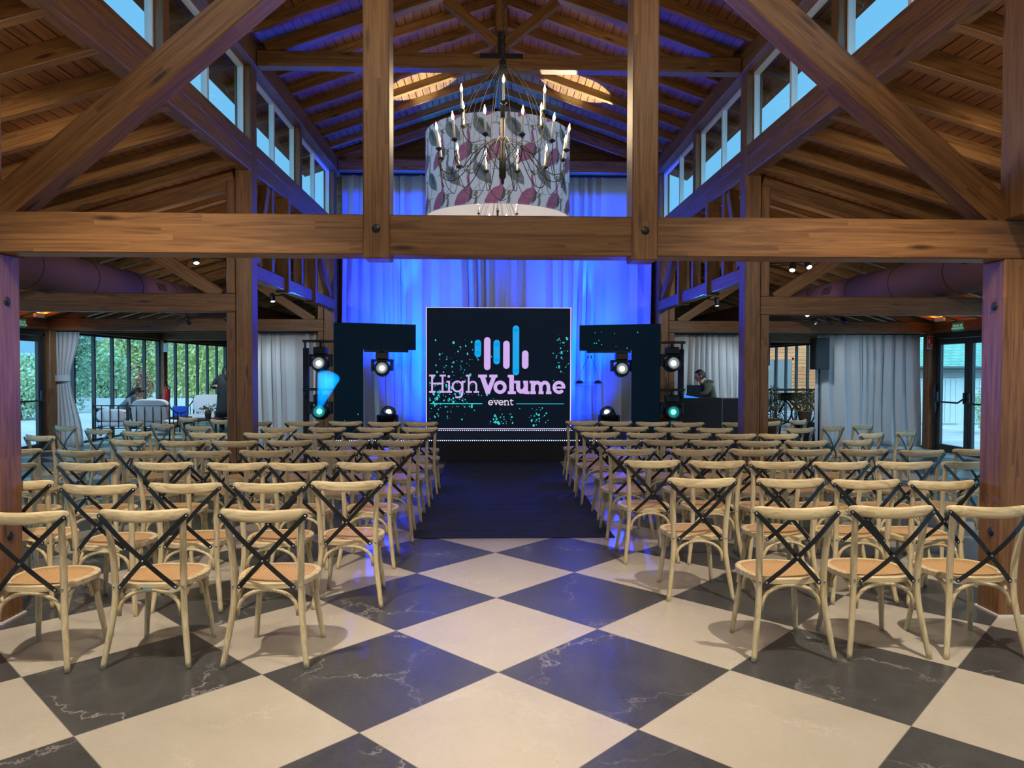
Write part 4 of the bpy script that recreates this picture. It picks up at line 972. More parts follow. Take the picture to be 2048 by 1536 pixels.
ROWS = {
('L', 1): [(-2.521, 3.918, 0.0), (-1.892, 3.962, 0.0), (-1.243, 3.952, 0.0)],
('L', 2): [(-3.239, 4.985, 0.0), (-2.59, 4.81, 0.0), (-2.049, 4.864, 0.0), (-1.494, 4.878, 0.0), (-0.983, 4.935, 0.05)],
('L', 3): [(-3.901, 5.893, 0.0), (-3.265, 5.917, 0.0), (-2.679, 5.942, 0.0), (-2.065, 5.904, 0.0), (-1.57, 5.899, 0.0), (-1.028, 5.925, 0.0)],
('L', 4): [(-4.499, 6.934, 0.0), (-3.82, 6.805, -0.1), (-3.23, 6.76, 0.0), (-2.663, 6.756, 0.0), (-2.115, 6.792, 0.0), (-1.5, 6.787, 0.0), (-0.973, 6.825, 0.0)],
('L', 5): [(-5.121, 8.298, -0.41), (-3.882, 7.783, -0.37), (-3.25, 7.675, 0.0), (-2.704, 7.672, 0.0), (-2.142, 7.722, 0.0), (-1.553, 7.719, 0.0), (-0.979, 7.717, -0.05)],
('L', 6): [(-4.92, 9.15, -0.47), (-4.30, 8.84, -0.39), (-3.358, 8.609, -0.2), (-2.693, 8.608, 0.0), (-2.089, 8.542, 0.0), (-1.523, 8.606, 0.0), (-0.958, 8.54, -0.05)],
('L', 7): [(-5.60, 9.62, -0.51), (-4.506, 9.975, -0.54), (-3.887, 9.636, -0.46), (-2.742, 9.397, 0.0), (-2.125, 9.398, 0.0), (-1.501, 9.398, 0.0), (-0.93, 9.399, -0.06)],
('L', 8): [(-5.15, 10.50, -0.62), (-4.70, 11.27, -0.63), (-4.0, 10.78, -0.5), (-3.382, 10.44, -0.1), (-2.72, 10.443, 0.0), (-2.099, 10.446, 0.0), (-1.524, 10.352, -0.05), (-1.004, 10.354, -0.05)],
('R', 1): [(1.718, 3.974, 0.0), (2.275, 3.994, 0.0), (2.834, 3.985, 0.0)],
('R', 2): [(1.496, 5.036, 0.0), (2.121, 5.005, 0.0), (2.636, 4.953, 0.0), (3.145, 4.90, 0.05)],
('R', 3): [(1.369, 6.029, 0.05), (1.905, 5.991, 0.0), (2.406, 5.953, 0.0), (2.928, 5.916, 0.05), (3.469, 5.911, 0.0), (4.021, 5.937, 0.17)],
('R', 4): [(1.355, 6.892, 0.05), (1.963, 6.845, 0.0), (2.53, 6.841, 0.0), (3.056, 6.838, 0.1), (3.603, 6.834, 0.05), (4.12, 6.745, 0.1), (4.732, 6.868, 0.1)],
('R', 5): [(1.395, 7.76, 0.05), (1.895, 7.758, 0.0), (2.388, 7.702, 0.0), (2.888, 7.646, 0.0), (3.40, 7.644, 0.05), (4.021, 7.749, 0.45)],
('R', 6): [(1.331, 8.668, 0.1), (1.873, 8.6, 0.0), (2.394, 8.533, 0.0), (2.915, 8.467, 0.0), (3.43, 8.466, 0.0), (4.62, 8.58, 0.52), (5.22, 8.873, 0.6)],
('R', 7): [(1.347, 9.562, 0.1), (1.853, 9.481, 0.0), (2.388, 9.402, 0.0), (2.93, 9.323, 0.0), (4.07, 9.324, 0.37), (4.633, 9.60, 0.55)],
('R', 8): [(1.339, 10.559, 0.05), (1.825, 10.462, 0.0), (2.342, 10.367, 0.0), (2.832, 10.273, 0.0), (3.56, 10.30, 0.25), (4.10, 10.472, 0.43), (4.671, 10.76, 0.68), (5.16, 9.83, 0.57)],
}
ORD = ['first', 'second', 'third', 'fourth', 'fifth', 'sixth', 'seventh', 'eighth']
ROWN = {1: 'back row', 2: 'second row from the back', 3: 'third row from the back', 4: 'fourth row from the back', 5: 'fourth row from the stage', 6: 'third row from the stage', 7: 'second row from the stage', 8: 'front row by the stage'}
chair0 = make_chair(); first = True
for (sd, rw), cs in ROWS.items():
    cs2 = sorted(cs, key=lambda q: abs(q[0]))
    for i, (x, y, rz) in enumerate(cs2):
        jx = random.Random(int(x*1000)+rw).uniform(-0.03, 0.03)
        a = rz + (jx if abs(rz) < 0.01 else 0)
        ox = x + 0.27*math.sin(-a); oy = y + 0.27*math.cos(a)
        lb = 'cross-back oak chair, %s, %s from the runner on the %s' % (ROWN[rw], ORD[i], 'lounge side' if sd == 'L' else 'exit side')
        if first:
            chair0.location = (ox, oy, 0); chair0.rotation_euler = (0, 0, a); chair0['label'] = lb; chair0['group'] = 'chairs in the audience rows'; first = False; c = chair0
        else: c = dup(chair0, (ox, oy, 0), a, lb)
        if sd == 'L' and rw == 1 and abs(x+1.892) < 0.01:
            c['label'] = 'cross-back oak chair, back row, lounge side, with a small blue sticker below the seat'
            sticker_chair = c
b = MB(); b.box(-0.038, -0.2225, 0.430, 0.028, -0.2215, 0.4425); b.mi = 1; b.add([(-0.029+0.005*math.cos(k*PI/4), -0.2228, 0.4362+0.005*math.sin(k*PI/4)) for k in range(8)], [tuple(range(8))])
MT['sticker'] = plain('pale_blue_sticker', (0.35, 0.6, 0.8), 0.4)
b.build('sticker', ['sticker', 'black'], sticker_chair)['label'] = 'small pale blue sticker'

# ------------------------------------------------------------------ chandeliers
def chandelier(label, loc, k=1.0, chain_to=None, name='chandelier'):
    t = thing(name, label, 'chandelier', loc)
    # local z: 0 = lower ring level (3.745 world for the first one)
    V = lambda x, y, z: (x*k, y*k, z*k)
    b = MB()
    b.lathe([(0.0, -0.30), (0.012, -0.29), (0.018, -0.265), (0.012, -0.25), (0.022, -0.245), (0.022, -0.235), (0.034, -0.225), (0.034, 0.0), (0.022, 0.01), (0.022, 0.5), (0.014, 0.51), (0.014, 0.72), (0.034, 0.74), (0.034, 0.9), (0.012, 0.92), (0, 0.92)], (0, 0, 0), 14, Matrix.Scale(k, 3))
    b.build('stem', 'iron', t)
    def candle(a, R, z, lean):
        c, s_ = math.cos(a), math.sin(a); p = Vector(V(R*c, R*s_, z)); up = Vector((c*lean, s_*lean, 1)).normalized()
        rot = up.to_track_quat('Z', 'Y').to_matrix() @ Matrix.Scale(k, 3)
        b = MB(); b.lathe([(0.0, -0.03), (0.008, -0.025), (0.03, -0.008), (0.033, 0.0), (0.03, 0.004), (0.012, 0.004), (0.012, 0.012), (0, 0.012)], p, 14, rot); h = b.build('candle_dish', 'iron', t)
        b = MB(); b.lathe([(0.0115, 0.012), (0.0115, 0.165), (0.008, 0.172), (0, 0.172)], p, 10, rot); cs = b.build('candle', 'candle', t)
        b = MB(); b.lathe([(0.006, 0.172), (0.0125, 0.19), (0.0125, 0.205), (0.006, 0.228), (0.0015, 0.248), (0, 0.25)], p, 10, rot); b.build('bulb', 'bulb', cs)
    rd = random.Random(4)
    for i in range(12):
        a = math.radians(15 + 30*i); c, s_ = math.cos(a), math.sin(a)
        candle(a, 0.63, 0.0, 0.12)
        b = MB(); P = [(0.03, 0.12), (0.12, 0.13), (0.26, 0.02), (0.40, -0.16), (0.52, -0.23), (0.62, -0.18), (0.635, -0.03)]
        b.tube(smooth_path([V(r*c, r*s_, z) for r, z in P], 4), 0.0045*k, 5); b.build('arm', 'iron', t)
        b = MB(); P = [(0.02, 0.85), (0.12, 0.80), (0.30, 0.55), (0.42, 0.2), (0.47, -0.1), (0.50, -0.225)]
        b.tube(smooth_path([V(r*c, r*s_, z) for r, z in P], 4), 0.003*k, 5); b.build('dome_wire', 'iron', t)
        a2 = a + math.radians(30); am = (a+a2)/2
        b = MB(); P = [(0.62, a, -0.10), (0.60, a + 0.12, -0.26), (0.57, am, -0.32), (0.60, a2-0.12, -0.26), (0.62, a2, -0.10)]
        b.tube(smooth_path([V(r*math.cos(q), r*math.sin(q), z) for r, q, z in P], 4), 0.0035*k, 5); b.build('swag_wire', 'iron', t)
    for i in range(6):
        a = math.radians(30 + 60*i); c, s_ = math.cos(a), math.sin(a)
        candle(a, 0.45, 0.34, 0.02)
        b = MB(); P = [(0.03, -0.06), (0.10, 0.0), (0.20, 0.10), (0.32, 0.06), (0.40, 0.08), (0.45, 0.18), (0.45, 0.32)]
        b.tube(smooth_path([V(r*c, r*s_, z) for r, z in P], 4), 0.0045*k, 5); b.build('arm', 'iron', t)
    if chain_to:
        b = MB(); z = 0.92*k; j = 0
        while z < chain_to - loc[2]:
            R_ = Matrix.Rotation(PI/2*(j % 2), 3, 'Z'); ring = []
            for q in range(13):
                an = 2*PI*q/12; p = Vector((0.013*math.cos(an), 0, 0.026*math.sin(an))); ring.append(R_ @ p + Vector((0, 0, z+0.02)))
            b.tube(ring, 0.0035, 5, False); z += 0.040; j += 1
        b.build('chain', 'iron', t)
    return t
chandelier('open wire chandelier with lit candle bulbs hanging in front of the drum shade', (0.11, 7.1, 3.745), 1.0, 6.9)
chandelier('unseen wire chandelier added as front light over the free floor by the chairs', (0.11, 2.1, 3.9), 1.0, 6.9)
lamp('candle_and_fill_glow', 'POINT', (0.11, 2.1, 4.2), None, 120, (1.0, 0.84, 0.62), 0.4)  # front fill added at the unseen chandelier
lamp('candle_and_fill_glow', 'POINT', (0.11, 7.1, 4.1), None, 50, (1.0, 0.74, 0.42), 0.35)
chandelier('small wire candle chandelier mostly hidden inside the patterned drum shade', (0.105, 12.0, 3.90), 0.8, 6.9)
lamp('candle_and_fill_glow', 'POINT', (0.105, 12.0, 4.6), None, 16, (1.0, 0.85, 0.7), 0.25)

# drum shade with crane birds
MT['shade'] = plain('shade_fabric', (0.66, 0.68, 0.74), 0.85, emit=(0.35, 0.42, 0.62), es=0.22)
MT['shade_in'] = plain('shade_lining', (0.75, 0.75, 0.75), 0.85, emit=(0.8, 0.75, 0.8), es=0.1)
MT['pink'] = plain('pink_feather', (0.58, 0.23, 0.43), 0.85, noise=0.4, nscale=14)
MT['greyb'] = plain('grey_feather', (0.30, 0.34, 0.38), 0.85, noise=0.45, nscale=14)
MT['crest'] = plain('straw_crest', (0.34, 0.30, 0.14), 0.85)
MT['darkg'] = plain('dark_wing', (0.13, 0.17, 0.20), 0.85)
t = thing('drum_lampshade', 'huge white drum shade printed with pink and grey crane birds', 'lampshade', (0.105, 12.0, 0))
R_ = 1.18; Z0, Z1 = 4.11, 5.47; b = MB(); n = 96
ring = [(math.cos(2*PI*i/n), math.sin(2*PI*i/n)) for i in range(n)]
vs = [(R_*c, R_*s_, z) for z in (Z0, Z1) for c, s_ in ring]; b.add(vs, [(i, (i+1) % n, n+(i+1) % n, n+i) for i in range(n)], True)
b.mi = 1; vs = [((R_-0.012)*c, (R_-0.012)*s_, z) for z in (Z0, Z1) for c, s_ in ring]; b.add(vs, [(n+i, n+(i+1) % n, (i+1) % n, i) for i in range(n)], True)
b.mi = 0
for z, up in ((Z0, 0), (Z1, 1)):
    vs = [(r*c, r*s_, z) for r in (R_, R_-0.012) for c, s_ in ring]; q = [(i, (i+1) % n, n+(i+1) % n, n+i) for i in range(n)]
    b.add(vs, q if up else [tuple(reversed(x)) for x in q])
def bird(b, a0, z0, kind, flip, sc=1.0):
    """flat print: polygons in (u,v) metres wrapped on the drum; u to the right seen from outside the front"""
    def W(u, v, e=0.003):
        a = a0 + flip*u*sc/R_; z = z0 + v*sc
        return ((R_+e)*math.sin(a), -(R_+e)*math.cos(a), z)
    def poly(P, mi, e=0.010):
        P = [p for p in P]
        if any(not (Z0+0.004 < z0+p[1]*sc < Z1-0.004) for p in P):
            P2 = [(u, min(max(v, (Z0+0.004-z0)/sc), (Z1-0.004-z0)/sc)) for u, v in P]
            vs_ = [v for u, v in P2]
            if max(vs_)-min(vs_) < 0.01: return
            P = P2
        b.mi = mi; q = tuple(range(len(P)))
        b.add([W(u, v, e) for u, v in P], [q if flip > 0 else tuple(reversed(q))])
    def line(P, w0, mi, e=0.006, w1=None):
        for i in range(len(P)-1):
            (x0, y0), (x1, y1) = P[i], P[i+1]; d = math.hypot(x1-x0, y1-y0)
            wa = w0 + ((w1 if w1 is not None else w0)-w0)*i/(len(P)-1)
            nx, ny = -(y1-y0)/d*wa/2, (x1-x0)/d*wa/2; poly([(x0-nx, y0-ny), (x1-nx, y1-ny), (x1+nx, y1+ny), (x0+nx, y0+ny)], mi, e)
    body, neck = (2, 2) if kind == 'pink' else (3, 3)
    poly([(-0.17, 0.03), (-0.165, 0.15), (-0.11, 0.26), (-0.03, 0.335), (0.06, 0.365), (0.11, 0.33), (0.12, 0.26), (0.085, 0.17), (0.01, 0.10), (-0.08, 0.06)], body)
    if kind == 'pink': poly([(0.10, 0.37), (0.145, 0.29), (0.13, 0.19), (0.05, 0.09), (0.085, 0.20), (0.10, 0.29)], 5, 0.0125)
    else:
        poly([(-0.17, 0.02), (-0.17, 0.10), (-0.12, 0.17), (-0.08, 0.13)], 3); poly([(-0.10, 0.14), (-0.03, 0.30), (0.06, 0.335), (0.0, 0.25), (-0.06, 0.15)], 5, 0.0125)
    line([(0.07, 0.35), (0.085, 0.40), (0.07, 0.46), (0.06, 0.52), (0.07, 0.56)], 0.052, neck, 0.008, 0.030)
    poly([(0.05, 0.55), (0.07, 0.585), (0.10, 0.58), (0.135, 0.555), (0.10, 0.555), (0.08, 0.54)], 3)
    poly([(0.03, 0.58), (0.045, 0.615), (0.08, 0.62), (0.10, 0.60), (0.07, 0.575)], 4, 0.0125)
    line([(0.0, 0.17), (0.02, 0.06), (0.0, -0.06)], 0.007, 3); line([(-0.04, 0.14), (-0.02, 0.05), (0.06, 0.0), (0.10, -0.05)], 0.007, 3)
    line([(-0.06, -0.07), (0.06, -0.06)], 0.010, 3); line([(0.05, -0.07), (0.15, -0.055)], 0.010, 3)
nb = 15
for i in range(nb):
    a = 2*PI*i/nb
    for r in range(-1, 3):
        bird(b, a - 0.03, Z0 + 0.06 - 0.10 + r*0.68 - 0.16 + 0.10, 'pink', 1, 1.0)
        bird(b, a + PI/nb - 0.02, Z0 + 0.36 + r*0.68 - 0.10, 'grey', -1, 0.98)
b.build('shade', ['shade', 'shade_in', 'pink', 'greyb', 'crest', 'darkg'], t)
b = MB()
for k in range(3):
    a = 2*PI*k/3 + 0.4; b.tube([(0.9*R_*math.cos(a)*1.1, 0.9*R_*math.sin(a)*1.1, Z1), (0.1*math.cos(a), 0.1*math.sin(a), 6.9)], 0.002, 4)
b.build('hanging_wire', 'iron', t)

# ------------------------------------------------------------------ track spotlights (fixtures)
def spot(loc, aim, label, lit=True, up=0.10, to=None):
    t = thing('spotlight', label, 'spotlight', loc, 0, 'ceiling spotlights'); up = za(abs(loc[0]-CX)) + RD + 0.005 - loc[2]
    b = MB()
    if to: b.tube([(0, 0, 0), tuple(Vector(to)-Vector(loc))], 0.010, 8)
    else: b.tube([(0, 0, 0), (0, 0, up)], 0.010, 8); b.box(-0.05, -0.02, up-0.03, 0.05, 0.02, up, c=0.004)
    b.build('mount', 'black', t)
    d = Vector(aim).normalized(); rot = d.to_track_quat('Z', 'Y').to_matrix()
    b = MB(); b.lathe([(0, -0.07), (0.035, -0.065), (0.042, -0.05), (0.042, 0.085), (0.037, 0.09), (0.036, 0.075), (0, 0.075)], (0, 0, -0.02), 16, rot); s_ = b.build('lamp_body', 'black', t)
    b = MB(); b.lathe([(0.035, 0.077), (0.03, 0.082), (0, 0.083)], (0, 0, -0.02), 16, rot); b.build('lens', 'spot_lens' if lit else 'black', s_)
    return t
spot((-3.80, 9.45, 3.08), (0.3, -0.6, -1), 'black ceiling spotlight left of the left middle post, under the main tie beam', to=(-3.46, 9.66, 3.08))
spot((3.98, 9.45, 3.03), (-0.35, -0.6, -0.8), 'black ceiling spotlight above the right aisle, nearer the middle post', to=(3.72, 9.66, 3.03))
spot((4.22, 9.55, 3.08), (0.0, -0.8, -0.8), 'smaller lit ceiling spotlight just right of the brace in the right aisle', to=(3.72, 9.70, 3.08))
spot((-3.62, 12.1, 2.84), (0.2, -0.4, -1), 'lit ceiling spotlight below the blue girder on the lounge side', to=(-3.24, 12.1, 2.87))
spot((3.90, 12.4, 2.84), (0, -0.2, -1), 'lit ceiling spotlight below the blue girder on the exit side', to=(3.50, 12.4, 2.87))
spot((6.9, 7.0, 3.0), (-0.5, -0.4, -0.8), 'ceiling spotlight under the right aisle roof by the diagonal brace', False, up=0.25)
for i, (x, y, l) in enumerate(((-5.5, 13.25, 'first'), (-4.7, 13.0, 'second'))): spot((x, y, 2.52), (0.2, 0.5, -0.5), 'small dark spotlight low in the left aisle, %s from the wall' % l, False, up=1.0)
for i, (x, l) in enumerate(((4.85, 'first'), (5.75, 'second'))): spot((x, 13.0, 2.70), (-0.2, -0.5, -0.5), 'small lit spotlight low in the right aisle, %s from the middle post' % l, True, up=0.85)
# projector lamps on the right, dark cluster
for i, x in enumerate((5.98, 6.25, 6.52)): spot((x, 13.2, 2.57), (0.3*(i-1), -0.7, -0.5), 'dark fixture of the cluster over the wide curtain, %s of three' % ORD[i], False, to=(6.18 + (x-6.3)*0.5, 13.2, 2.66))

# ------------------------------------------------------------------ signs
def text_obj(txt, size, mat, parent, loc, rot, name='lettering', extr=0.001, align='CENTER'):
    cu = bpy.data.curves.new(name, 'FONT'); cu.body = txt; cu.size = size; cu.extrude = extr; cu.align_x = align; cu.align_y = 'CENTER'; cu.space_line = 0.9
    o = bpy.data.objects.new(name, cu); C.objects.link(o); bpy.context.view_layer.update()
    me = bpy.data.meshes.new_from_object(o.evaluated_get(bpy.context.evaluated_depsgraph_get())); bpy.data.objects.remove(o); me.materials.clear(); me.materials.append(MT[mat])
    o = bpy.data.objects.new(name, me); C.objects.link(o); o.parent = parent; o.location = loc; o.rotation_euler = rot; return o
for s, yy, lb in ((-1, 13.75, 'green SALIDA DE EMERGENCIA sign over the left glass doors'), (1, 13.75, 'green SALIDA DE EMERGENCIA sign over the right glass doors')):
    X = sx(s, WD-0.21); t = thing('exit_sign', lb, 'sign', (X, yy, 2.47))
    b = MB(); b.box(-0.006, -0.16, -0.085, 0.006, 0.16, 0.085, c=0.002); b.build('plate', 'green_sign', t)
    text_obj('SALIDA DE\nEMERGENCIA', 0.062, 'sign_white', t, (-s*0.009, 0, 0), (PI/2, 0, -s*PI/2))
    t = thing('emergency_light', 'small white emergency lamp box above the %s exit sign' % ('left' if s < 0 else 'right'), 'lamp', (sx(s, WD-0.22), yy+0.55, 2.66))
    b = MB(); b.box(-0.03, -0.14, -0.05, 0.03, 0.14, 0.05, c=0.01); b.build('housing', 'white', t)
    b = MB(); b.tube([(0, 0, 0.05), (0, 0, 0.16)], 0.006, 6); b.build('stem', 'black', t)
t = thing('fire_equipment_sign', 'small red and white fire equipment sign beside the wide curtain', 'sign', (9.02, 14.60, 2.20))
b = MB(); b.box(-0.06, -0.012, -0.13, 0.06, -0.006, 0.13, c=0.002); b.build('plate', 'white', t)
b = MB(); b.box(-0.055, -0.015, -0.12, 0.055, -0.0125, 0.12); b.build('red_field', 'red', t)
b = MB()
b.box(-0.04, -0.017, -0.02, -0.012, -0.0155, 0.06); b.tube([(-0.026, -0.016, 0.06), (-0.026, -0.016, 0.085), (0.0, -0.016, 0.09), (0.012, -0.016, 0.05)], 0.004, 5)
b.add([(0.022+0.012*math.cos(k*PI/5)*(1 if k % 2 else 0.6), -0.0165, -0.06+0.035*math.sin(k*PI/5)) for k in range(10)], [tuple(range(10))]); b.build('symbol', 'white', t)
t = thing('wall_sign', 'small white notice on the post beside the far lounge windows', 'sign', (XL+0.30, 19.58, 2.18))
b = MB(); b.box(-0.06, -0.01, -0.12, 0.06, 0.0, 0.12); b.build('plate', 'white', t)

# fire extinguisher
t = thing('fire_extinguisher', 'red fire extinguisher hung on the post between lounge windows', 'fire extinguisher', (XL+0.37, 19.42, 0.60))
b = MB(); b.lathe([(0.0, 0.0), (0.07, 0.01), (0.082, 0.04), (0.082, 0.42), (0.07, 0.48), (0.03, 0.52), (0.025, 0.55), (0, 0.55)], (0, 0, 0), 20); b.build('cylinder', 'red', t)
b = MB(); b.box(-0.02, -0.03, 0.55, 0.02, 0.05, 0.6, c=0.005); b.box(-0.01, -0.07, 0.60, 0.01, 0.05, 0.615); b.tube(smooth_path([(0.02, 0, 0.57), (0.1, -0.02, 0.5), (0.11, -0.03, 0.25), (0.095, -0.05, 0.1)], 4), 0.012, 7); b.build('valve_and_hose', 'black', t)
b = MB(); b.box(-0.12, 0.02, 0.30, -0.07, 0.20, 0.36); b.build('wall_bracket', 'black', t)

# ------------------------------------------------------------------ lounge
def cushion(b, x0, y0, z0, x1, y1, z1, bul=0.5, rot=None, about=None):
    n = 6; vs = []; fs = []
    cx_, cy_, cz_ = (x0+x1)/2, (y0+y1)/2, (z0+z1)/2; hx, hy, hz = (x1-x0)/2, (y1-y0)/2, (z1-z0)/2
    N1, N2 = 32, 14
    for j in range(N2+1):
        ph = -PI/2 + PI*j/N2
        for i in range(N1):
            th = 2*PI*i/N1
            f_ = lambda v, e: math.copysign(abs(v)**e, v)
            x = f_(math.cos(ph), .4)*f_(math.cos(th), .28); y = f_(math.cos(ph), .4)*f_(math.sin(th), .28); z = f_(math.sin(ph), .6)
            p = Vector((cx_+hx*x, cy_+hy*y, cz_+hz*z))
            if rot is not None: p = rot @ (p-about) + about
            vs.append(p)
    fs = [(j*N1+i, j*N1+(i+1) % N1, (j+1)*N1+(i+1) % N1, (j+1)*N1+i) for j in range(N2) for i in range(N1)]
    b.add(vs, fs, True)
def lounge_seat(name, label, loc, rz, wid=0.86, dep=0.8, cat='armchair', back=0.93):
    t = thing(name, label, cat, loc, rz)   # front = +y, back rail at -y
    h = wid/2; b = MB(); r = 0.015
    for x in (-h, h):
        b.tube([(x, -dep/2, 0), (x, -dep/2, 0.84)], r*1.2, 6); b.tube([(x, dep/2, 0), (x, dep/2, 0.55)], r*1.2, 6)
        b.tube(smooth_path([(x, -dep/2, 0.80), (x, -dep*0.2, 0.66), (x, dep*0.25, 0.60), (x, dep/2+0.02, 0.62)], 4), r, 6)
        b.tube([(x, -dep/2, 0.30), (x, dep/2, 0.30)], r, 6); b.lathe([(0, -0.02), (0.018, 0), (0, 0.02)], (x, -dep/2, 0.86), 8)
        for q in range(1, 4): yy = -dep/2 + dep*q/4; b.tube([(x, yy, 0.30), (x, yy, 0.66-0.02*q)], r*0.7, 5)
    b.tube([(-h, -dep/2, 0.80), (h, -dep/2, 0.80)], r, 6); b.tube([(-h, -dep/2, 0.30), (h, -dep/2, 0.30)], r, 6); b.tube([(-h, dep/2, 0.30), (h, dep/2, 0.30)], r, 6)
    m_ = max(3, int(wid/0.17))
    for q in range(1, m_): x = -h + wid*q/m_; b.tube([(x, -dep/2, 0.30), (x, -dep/2, 0.80)], r*0.8, 5)
    b.build('iron_frame', 'iron', t)
    b = MB(); cushion(b, -h+0.03, -dep/2+0.05, 0.315, h-0.03, dep/2, 0.45); b.build('seat_cushion', 'cushion', t)
    b = MB(); cushion(b, -h+0.05, -dep/2+0.03, 0.44, h-0.05, -dep/2+0.22, back, rot=Matrix.Rotation(0.12, 3, 'X'), about=Vector((0, -dep/2, 0.44))); b.build('back_cushion', 'cushion', t)
    return t
lounge_seat('lounge_armchair', 'black wire armchair with white cushions, its barred back to the room', (-7.55, 16.55, 0), 0.0, 0.90)
lounge_seat('garden_sofa', 'white cushioned wire sofa with the leaning girl beside the window', (-8.43, 16.62, 0), 0.0, 0.74, 0.8, 'sofa', 0.70)
lounge_seat('lounge_armchair', 'wire armchair facing the room next to the person in the dark coat', (-7.42, 18.9, 0), PI*0.99, 0.90)
t = thing('coffee_table', 'low black iron coffee table carrying the potted plant', 'table', (-6.90, 17.55, 0))
b = MB(); b.box(-0.42, -0.28, 0.40, 0.42, 0.28, 0.42, c=0.004); b.build('table_top', 'iron', t)
for x in (-0.39, 0.39):
    for y in (-0.25, 0.25): b = MB(); b.tube([(x, y, 0), (x, y, 0.40)], 0.011, 6); b.build('leg', 'iron', t)
b = MB(); b.box(-7.78, 17.85, 0.44, -7.44, 17.98, 0.70, c=0.01); o = b.build('blue_tray', 'blue_box'); tag(o, 'bright blue upright box behind the barred armchair', 'box')
b = MB(); b.box(-7.85, 17.6, 0.40, -7.40, 18.1, 0.438, c=0.005); o = tag(b.build('side_table_top', 'iron'), 'dark side table under the blue box', 'table')
b2 = MB(); [b2.tube([(x, y, 0), (x, y, 0.405)], 0.01, 6) for x in (-7.82, -7.43) for y in (17.63, 18.07)]; q = b2.build('leg', 'iron', o)
def leafy(b, c, r, n, sz, seed, mi=0, zmin=None):
    rd = random.Random(seed)
    for k in range(n):
        while True:
            p = Vector((rd.uniform(-1, 1), rd.uniform(-1, 1), rd.uniform(-1, 1)))
            if 0.15 < p.length < 1: break
        p = Vector((c[0]+p.x*r[0], c[1]+p.y*r[1], c[2]+p.z*r[2]))
        a = Vector((rd.uniform(-1, 1), rd.uniform(-1, 1), rd.uniform(-.6, 1))).normalized(); q = a.cross(Vector((rd.random(), rd.random(), rd.random()))).normalized()
        s_ = sz*rd.uniform(0.6, 1.3); b.mi = mi
        b.add([p, p + a*s_*0.5 + q*s_*0.28, p + a*s_, p + a*s_*0.5 - q*s_*0.28], [(0, 1, 2, 3)])
def potted(name, label, loc, pr, ph, cr, n, leaf='olive_leaf', pot='terracotta', seed=1, sz=0.05, cat='plant'):
    t = thing(name, label, cat, loc)
    b = MB(); b.lathe([(0, 0), (pr*0.75, 0.0), (pr, ph), (pr*1.06, ph), (pr*1.06, ph*0.9), (pr*0.98, ph*0.9), (0, ph*0.92)], (0, 0, 0), 18); b.build('pot', pot, t)
    b = MB(); rd = random.Random(seed)
    for k in range(9): a = rd.uniform(0, 6.28); q = cr[0]*rd.uniform(.2, .8); b.tube(smooth_path([(0, 0, ph*0.85), (q*0.4*math.cos(a), q*0.4*math.sin(a), ph+cr[2]*0.5), (q*math.cos(a), q*math.sin(a), ph+cr[2]*1.3)], 3), 0.004, 4)
    b.build('stem', 'bark', t)
    b = MB(); leafy(b, (0, 0, ph+cr[2]*0.85), cr, n, sz, seed); b.build('foliage', leaf, t); return t
potted('potted_succulent', 'small plant in a clay pot on the low coffee table', (-6.78, 17.5, 0.422), 0.08, 0.14, (0.13, 0.13, 0.10), 40, 'olive_leaf', seed=3, sz=0.11)

# ------------------------------------------------------------------ bar corner on the right
t = thing('high_table', 'high black iron table with a narrow top beside the windows', 'table', (7.15, 17.0, 0))
b = MB(); b.box(-0.62, -0.28, 1.14, 0.62, 0.28, 1.175, c=0.004); b.build('table_top', 'iron', t)
for x in (-0.58, 0.58):
    for y in (-0.24, 0.24): b = MB(); b.tube([(x, y, 0), (x, y, 1.14)], 0.014, 6); b.build('leg', 'iron', t)
b = MB()
for y in (-0.24, 0.24):
    for s in (-1, 1): b.tube([(s*0.56, y, 1.12), (s*0.22, y, 0.45)], 0.010, 5)
    b.tube([(-0.58, y, 1.05), (0.58, y, 1.05)], 0.008, 5)
b.build('cross_brace', 'iron', t)
b = MB()
for k, (cx2, cz2, r) in enumerate(((-0.28, 0.62, 0.30), (0.30, 0.58, 0.28))):
    b.tube([(cx2 + r*math.cos(a), 0, cz2 + r*math.sin(a)) for a in [i*2*PI/22 for i in range(23)]], 0.018, 6, False)
    for q in range(6): a = q*PI/6; b.tube([(cx2 - r*math.cos(a), 0, cz2 - r*math.sin(a)), (cx2 + r*math.cos(a), 0, cz2 + r*math.sin(a))], 0.005, 4)
b.build('wheel_base', 'iron', t)
b = MB(); cushion(b, -0.28, -0.12, 0.90, 0.30, 0.14, 1.08); b.tube([(-0.28, 0, 0.62), (-0.1, 0, 0.95), (0.3, 0, 0.58)], 0.03, 8); b.build('machine_body', 'iron', t)
potted('olive_planter', 'bushy grey-green potted plant in a wooden tub under the high table', (7.05, 16.0, 0.45), 0.16, 0.27, (0.33, 0.24, 0.26), 900, seed=5, sz=0.045)
potted('olive_planter', 'bushy potted plant in front of the left end of the high table', (6.50, 16.38, 0.10), 0.18, 0.42, (0.20, 0.20, 0.40), 550, seed=6, sz=0.045)
potted('olive_planter', 'bushy potted plant against the wide pale curtain', (7.62, 16.38, 0.35), 0.17, 0.28, (0.2, 0.2, 0.38), 450, seed=7, sz=0.045)
b = MB(); b.box(6.30, 15.7, 0, 7.85, 16.65, 0.10, c=0.01); tag(b.build('planter_plinth', 'blackbox'), 'low black plinth under the potted olive plants', 'plinth')
b = MB(); b.box(6.88, 15.85, 0.10, 7.75, 16.2, 0.45, c=0.01); tag(b.build('black_trough', 'blackbox'), 'black trough holding the round tub by the high table', 'box')
